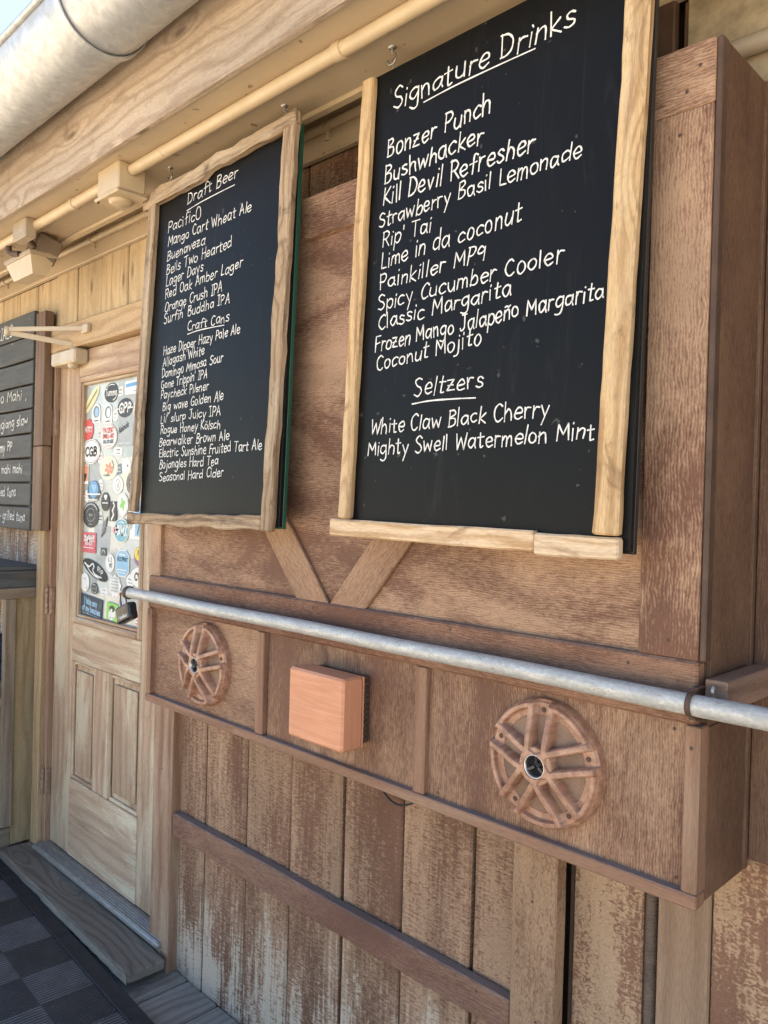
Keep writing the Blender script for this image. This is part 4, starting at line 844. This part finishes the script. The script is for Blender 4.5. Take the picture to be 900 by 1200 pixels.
part('end_strip', 'smooth_brown', B_, (-.5215, -.4964, 1.2035, 1.235, -.585, -.326, dict(g='z', ch=.002)))
for a in (-1.636, -1.089): part('divider', 'smooth_brown', B_, (a, a + .031, 1.2055, 1.236, -.585, -.326, dict(g='z', ch=.002)))

SCREW = None
for (x, y, z, par) in [(-.535, 1.2195, -.573, B_), (-.545, 1.2195, -.34, B_), (-1.03, 1.2195, -.575, B_), (-.555, 1.2095, -.20, B_), (-.56, 1.2095, .60, B_), (-.53, 1.2088, .70, B_), (-.55, 1.2088, .665, B_), (-.62, 1.206, -.245, B_), (-1.0, 1.206, -.24, B_), (-1.42, 1.206, -.243, B_), (-1.85, 1.206, -.24, B_), (-2.16, 1.2035, -.35, B_), (-.51, 1.2035, -.36, B_),
                       (-1.04, 1.378, -1.05, W), (-1.62, 1.378, -1.055, W), (-2.25, 1.378, -1.05, W), (-.90, 1.372, -.80, W), (-.885, 1.372, -1.04, W), (-2.37, 1.372, -.90, W), (-2.36, 1.372, -1.40, W)]:
    m = MB(); m.lathe((x, y, z), (0, -1, 0), [(.003, -.001), (.003, .0004), (.002, .0008), (.001, .0003), (0, .0003)], 10); m.build('screw_head', 'dkbrown', par)
# ------------------------------------------------------------------ speakers in the cabinet
def speaker_mesh():
    mm = MB(); RR = .112; NR, NA = 84, 420; H = []
    def ss(a, b, x):
        t = max(0., min(1., (x - a) / (b - a))); return t * t * (3 - 2 * t)
    for i in range(NR + 1):
        r = .0215 + (RR - .0215) * i / NR; row = []
        for k in range(NA):
            a = 2 * math.pi * k / NA
            top = .042 - .014 * ss(.03, .108, r)
            h = .002
            rim = .62 * ss(.084, .0858, r) + .38 * ss(.0975, .1005, r); h = max(h, (top - .002 * (1 - ss(.089, .1, r))) * rim)
            hub = 1 - ss(.033, .036, r); h = max(h, top * hub)
            for q in range(5):
                ax = R(90 + 72 * q); u = r * math.cos(a - ax); v = abs(r * math.sin(a - ax))
                if u > 0:
                    wd = .0160 + .0050 * (u / RR); rd = 1 - ss(.0070, .0090, abs(v - wd)); bev = 1 - .14 * ss(.0042, .0072, abs(v - wd)); h = max(h, (top + .004) * rd * bev)
                    if v < wd: 
                        pad = ss(.084, .088, u); h = max(h, top * .62 * pad); pass
                        if u > .088 and v < wd - .0068: h = top * .62
            h *= 1 - .30 * ss(.107, RR, r) 
            row.append(h)
        H.append((r, row))
    for (r, row) in H:
        for k in range(NA):
            a = 2 * math.pi * k / NA; mm.v.append(Vector((r * math.cos(a), -row[k], r * math.sin(a))))
    def ids(i, k): return i * NA + k % NA
    for i in range(NR):
        for k in range(NA):
            f = [ids(i, k), ids(i, k + 1), ids(i + 1, k + 1), ids(i + 1, k)]; mm.face(f, [(mm.v[j].x, mm.v[j].z) for j in f], True)
    b = len(mm.v); rr = [RR, RR + .0015]
    for hh, rad in ((None, RR), (.014, RR + .002), (.0, RR + .003)):
        for k in range(NA):
            a = 2 * math.pi * k / NA; mm.v.append(Vector((rad * math.cos(a), -(H[-1][1][k] if hh is None else hh), rad * math.sin(a))))
    for j in range(2):
        for k in range(NA):
            f = [b + j * NA + k, b + j * NA + (k + 1) % NA, b + (j + 1) * NA + (k + 1) % NA, b + (j + 1) * NA + k]; mm.face(f, [(k * .0025, 1 + j * .012), (k * .0025 + .0025, 1 + j * .012), (k * .0025 + .0025, 1.012 + j * .012), (k * .0025, 1.012 + j * .012)])
    return mm
def shift(mm, c):
    c = Vector(c); mm.v = [v + c for v in mm.v]; return mm
SPK = (-.775, 1.2193, -.449)
sp = thing('speaker', 'nearer round rusty brown speaker near the right end of the cabinet', 'speaker', SPK, 'round speakers in the cabinet')
shift(speaker_mesh(), SPK).build('frame', 'speaker', sp)
m = MB(); m.lathe((0, 0, 0), (0, -1, 0), [(.020, .022), (.05, .021), (.08, .017), (.103, .012)], 64); shift(m, SPK).build('grille', 'grille', sp)
m = MB(); m.lathe((0, 0, 0), (0, -1, 0), [(.0215, .012), (.0222, .043), (.0205, .0455), (.0185, .044), (.018, .032)], 48); TR = shift(m, SPK).build('tweeter_ring', 'chrome', sp)
m = MB(); m.lathe((0, 0, 0), (0, -1, 0), [(.0185, .036), (.010, .022), (.006, .021), (.006, .035), (0, .037)], 40); shift(m, SPK).build('cone', 'black', sp)
m = MB()
for q in range(3):
    a = R(90 + 120 * q); m.beam((.004 * math.cos(a), -.037, .004 * math.sin(a)), (.0185 * math.cos(a), -.0395, .0185 * math.sin(a)), (-math.sin(a), 0, math.cos(a)), .0055, .003, .0008)
shift(m, SPK).build('phase_plug', 'black', sp)
m = MB(); m.lathe((0.004, -.030, .0035), (0, -1, 0), [(.010, .0), (.011, .0035), (.0095, .0045)], 24); shift(m, SPK).build('plug_highlight', 'steel', sp)
for q in range(5):
    a = R(90 + 72 * q); m = MB(); m.lathe((.0955 * math.cos(a), -.0165, .0955 * math.sin(a)), (0, -1, 0), [(.0042, .003), (.0046, .0025), (.0035, .0035), (.0018, .0026), (0, .0026)], 14); shift(m, SPK).build('screw', 'dkbrown', sp)
sp2 = sp.copy(); COL.objects.link(sp2); sp2.location = Vector((-1.877, 1.2193, -.449)) + OFF
sp2['label'] = 'farther round rusty brown speaker at the door end of the cabinet'
for ch in list(sp.children):
    if ch.name.startswith('plug_highlight'): continue
    c = ch.copy(); COL.objects.link(c); c.parent = sp2

Q = thing('metal_box', 'square orange painted box between the two round speakers', 'box', (-1.31, 1.22, -.45))
m = MB(); m.box(-1.405, -1.222, 1.128, 1.188, -.525, -.368, g='x', ch=.005); m.build('cover', 'cover', Q)
part('flange', 'cover', Q, (-1.404, -1.224, 1.1885, 1.193, -.523, -.370, dict(ch=.001)))
m = MB(); m.box(-1.398, -1.232, 1.1935, 1.219, -.519, -.374, ch=.002)
for k in range(11): m.box(-1.2325, -1.226, 1.1985, 1.212, -.512 + k * .0125, -.5055 + k * .0125, ch=.002)
m.build('ribbed_base', 'dkbrown', Q)
m = MB()
for k in range(10): m.lathe((-1.231, 1.1965, -.5025 + k * .0125), (1, 0, 0), [(.0022, 0), (.0018, .003), (0, .0035)], 8)
m.build('rivet', 'steel', Q)

# ------------------------------------------------------------------ pipe rail with its clamps, block, padlock
Z_ = thing('pipe_rail', 'long galvanised pipe held across the front of the cabinet', 'pipe', (-1.3, 1.17, -.284))
m = MB(); P = [(-2.243 + i * .07, 1.170 + .0006 * math.sin(i), -.284 + .0008 * math.sin(i * .7)) for i in range(46)]; m.tube(P, .0163, 20); m.build('pipe', 'pipe', Z_)
m = MB(); m.lathe((-2.234, 1.17, -.284), (-1, 0, 0), [(.0185, 0), (.0205, .004), (.0205, .014), (.017, .018)], 20); m.build('end_collar', 'dkbrown', Z_)
for xx in (-.497,):
    m = MB(); m.lathe((xx, 1.17, -.284), (1, 0, 0), [(.0165, -.004), (.0192, -.004), (.0192, .004), (.0165, .004)], 24); m.beam((xx, 1.17, -.305), (xx, 1.204, -.314), (1, 0, 0), .010, .005, .001); m.beam((xx, 1.18, -.262), (xx, 1.206, -.262), (1, 0, 0), .009, .004, .001); m.build('clamp', 'dkbrown', Z_)
X_ = thing('support_block', 'brown timber block on the right side of the cabinet behind the pipe', 'bracket', (-.478, 1.3, -.31))
part('block', m_timber('dark_brown_block', (.19, .115, .08), (.27, .175, .125), (.1, .06, .04), 24, .06, .7, .5, None, 0, False), X_, (-.4925, -.459, 1.205, 1.417, -.298, -.250, dict(g='y', ch=.002)))
m = MB(); m.tube(catmull([(-.475, 1.2045, -.272), (-.475, 1.195, -.272), (-.475, 1.19, -.264), (-.475, 1.195, -.257), (-.475, 1.2, -.262)], 5), .0028, 8); m.build('eye_screw', 'steel', X_)

L_ = thing('padlock', 'black padlock hooked on the left end of the galvanised pipe', 'padlock', (-2.25, 1.165, -.345))
an = R(20); ux = Vector((math.cos(an), 0, math.sin(an))); uz = Vector((-math.sin(an), 0, math.cos(an))); lc = Vector((-2.235, 1.160, -.345))
m = MB(); m.beam(lc - ux * .044, lc + ux * .044, uz, .052, .030, .006); LB = m.build('lock_body', 'black', L_)
m = MB(); q = [lc + ux * a + uz * b for a, b in ((-.03, .022), (-.031, .05), (-.024, .066), (-.008, .070), (.002, .060), (.004, .04), (.004, .022))]; m.tube(catmull(q, 6), .0048, 12); m.build('shackle', 'steel', L_)
st, Wd = text_strokes('Wordlock', .4); m = MB()
for Pq in st: m.ribbon([lc + ux * (-.026 + p.x * .056 / Wd) + uz * (-.014 + p.y * .0009) + Vector((0, -.0155, 0)) for p in Pq], .0011, (0, -1, 0))
m.build('lettering', 'ink', LB)

# ------------------------------------------------------------------ hose and loose wire on the lower wall
T = thing('corrugated_hose', 'dark corrugated cable hose running down the wall below the cabinet corner', 'hose', (-.671, 1.436, -1.58))
m = MB(); n = 260; n = 800; P = [(-.671 + .003 * math.sin(i * .01), 1.437, -1.578 + i * .0017) for i in range(n)]; m.tube(P, [.0128 + .0016 * math.sin(i * 1.57) for i in range(n)], 14); m.build('hose', 'corrug', T)
m = MB(); m.tube(catmull([(-1.375, 1.395, -.675), (-1.35, 1.388, -.70), (-1.30, 1.384, -.717), (-1.25, 1.388, -.70), (-1.225, 1.395, -.668)], 8), .0028, 8)
tag(m.build('loose_wire', 'black', origin=(-1.3, 1.39, -.70)), 'thin black wire drooping under the bottom edge of the cabinet', 'wire')

# ------------------------------------------------------------------ menu boards
def yB(z): return 1.160 - .0258 * (.9 - z)
NB = Vector((0, -1, .0258)).normalized()
def board(label, panel, edge, frames, lines, hooks, base, hw, kc):
    t = thing('chalkboard', label, 'menu board', base, 'handwritten menu boards')
    x0, x1, z0, z1 = panel
    def pt(x, z, d=0): return Vector((x, yB(z), z)) + NB * d
    m = MB(); m.beam(pt((x0 + x1) / 2, z0, -.005), pt((x0 + x1) / 2, z1, -.005), (1, 0, 0), x1 - x0, .010, .001); pn = m.build('panel', 'board', t)
    m = MB(); m.beam(pt((x0 + x1) / 2, z0 - .004, -.0158), pt((x0 + x1) / 2, z1 + .002, -.0158), (1, 0, 0), x1 - x0 + .002, .0105, .001); m.build('backing', edge, t)
    for (nm, mt, a, b, w_, th_, d, jit) in frames:
        m = MB(); L = (Vector(a) - Vector(b)).length; m.beam(pt(*a, d), pt(*b, d), (1, 0, 0) if abs(a[0] - b[0]) < abs(a[1] - b[1]) else (0, 0, 1), w_, th_, .003, max(4, int(L / .035)), jit, .0006); m.build(nm, mt, t)
    for (tx, a, b, c, d, cap) in lines:
        if tx == '_':
            m = MB(); Pq = catmull([pt(a, b, .0012), pt(a + (c - a) * .3, b + (d - b) * .3 + .003, .0012), pt(a + (c - a) * .7, b + (d - b) * .7 + .002, .0012), pt(c, d, .0012)], 6); m.ribbon(Pq, hw * .95, NB); m.build('underline', 'ink', pn)
        else:
            big = cap > .04
            write(tx, a, b, c, d, cap * kc, yB, hw * (1.2 if big else 1), NB).build('lettering', 'ink', pn)
    for x in hooks:
        m = MB(); y = 1.172
        m.lathe((x, y, .9615), (0, 0, -1), [(.009, 0), (.008, .004), (.003, .006)], 12)
        m.tube([(x, y, .96), (x, y, .948)] + [(x + .012 * math.sin(R(a)), y, .936 + .012 * math.cos(R(a))) for a in range(0, 300, 25)], .0024, 8)
        m.tube([(x + .004, y, .936), (x + .006, y, .915), (x + .002, y + .004, .893)], .002, 8); m.build('hook', 'steel', t)
    return t
LEFT = [('Draft Beer',-1.941,0.820,-1.700,0.831,0.0316),('_',-1.940,0.802,-1.713,0.813,0),('PacificO',-2.039,0.764,-1.866,0.764,0.0338),('Mango Cart Wheat Ale',-2.035,0.723,-1.635,0.727,0.0299),
 ('Buenaveza',-2.037,0.681,-1.839,0.688,0.0293),('Bells Two Hearted',-2.037,0.642,-1.713,0.655,0.0298),('Lager Days',-2.036,0.609,-1.843,0.618,0.0286),('Red Oak Amber Lager',-2.036,0.572,-1.661,0.593,0.0285),
 ('Orange Crush IPA',-2.035,0.535,-1.748,0.544,0.0285),("Surfin' Buddha IPA",-2.038,0.502,-1.710,0.510,0.0284),('Craft Cans',-1.909,0.463,-1.709,0.463,0.0273),('_',-1.906,0.455,-1.731,0.455,0),
 ('Haze Dipper Hazy Pale Ale',-2.031,0.412,-1.658,0.425,0.0265),('Allagash White',-2.031,0.379,-1.817,0.391,0.0264),('Domingo Mimosa Sour',-2.033,0.347,-1.728,0.361,0.0264),("Gone Trippin' IPA",-2.033,0.315,-1.799,0.326,0.0252),
 ('Paycheck Pilsner',-2.034,0.286,-1.789,0.294,0.0251),('Big wave Golden Ale',-2.021,0.252,-1.718,0.261,0.0256),("Lil' slurp Juicy IPA",-2.029,0.219,-1.727,0.223,0.0256),('Rogue Honey Kölsch',-2.026,0.188,-1.725,0.190,0.0250),
 ('Bearwalker Brown Ale',-2.030,0.154,-1.684,0.157,0.0262),('Electric Sunshine Fruited Tart Ale',-2.027,0.122,-1.545,0.129,0.0255),('Bojangles Hard Tea',-2.024,0.089,-1.728,0.096,0.0255),('Seasonal Hard Cider',-2.021,0.054,-1.702,0.066,0.0254)]
board('narrower menu board with draft beer and craft cans in a rough barnwood frame', (-2.122, -1.466, -.055, .895), 'green',
      [('frame_side', 'barn', (-2.108, .868), (-2.142, -.035), .036, .019, .0097, .0018), ('frame_side', 'barn', (-1.474, .885), (-1.494, -.066), .042, .019, .0097, .0022),
       ('frame_top', 'barn', (-2.158, .866), (-1.448, .899), .036, .021, .0115, .003), ('frame_bottom', 'barn', (-2.166, -.055), (-1.515, -.048), .034, .019, .0098, .0018)],
      LEFT, (-2.065, -1.535), (-1.8, 1.15, -.07), .00135, .94)
RIGHT = [('Signature Drinks',-1.149,0.815,-0.721,0.817,0.0486),('_',-1.063,0.803,-0.803,0.808,0),('Bonzer Punch',-1.162,0.719,-0.894,0.726,0.0456),('Bushwhacker',-1.166,0.667,-0.909,0.677,0.0424),('Kill Devil Refresher',-1.166,0.622,-0.796,0.627,0.0423),
 ('Strawberry Basil Lemonade',-1.175,0.578,-0.700,0.588,0.0361),("Rip' Tai",-1.163,0.534,-1.028,0.537,0.0374),('Lime in da coconut',-1.165,0.490,-0.816,0.508,0.0389),('Painkiller MP9',-1.166,0.447,-0.892,0.456,0.0350),
 ('Spicy Cucumber Cooler',-1.167,0.404,-0.727,0.419,0.0373),('Classic Margarita',-1.165,0.364,-0.830,0.380,0.0364),('Frozen Mango Jalapeño Margarita',-1.171,0.320,-0.648,0.345,0.0357),('Coconut Mojito',-1.165,0.280,-0.892,0.301,0.0355),
 ('Seltzers',-1.056,0.217,-0.883,0.222,0.0382),('_',-1.058,0.203,-0.901,0.203,0),('White Claw Black Cherry',-1.173,0.148,-0.742,0.160,0.0362),('Mighty Swell Watermelon Mint',-1.179,0.104,-0.654,0.118,0.0355)]
board('wider menu board with signature drinks and seltzers in a pale pine frame', (-1.226, -.586, -.06, .905), 'blackedge',
      [('frame_side', 'pine', (-1.214, .90), (-1.228, -.028), .034, .017, .0088, .0005), ('frame_side', 'pine', (-.601, .90), (-.622, -.036), .044, .017, .0088, .0005),
       ('frame_bottom', 'pine_low', (-1.268, -.047), (-.752, -.052), .036, .019, .0098, .0005), ('frame_bottom', 'pine_low', (-.7515, -.056), (-.596, -.056), .036, .018, .0096, .0006)],
      RIGHT, (-1.172, -.66), (-.9, 1.14, -.07), .00148, .85)
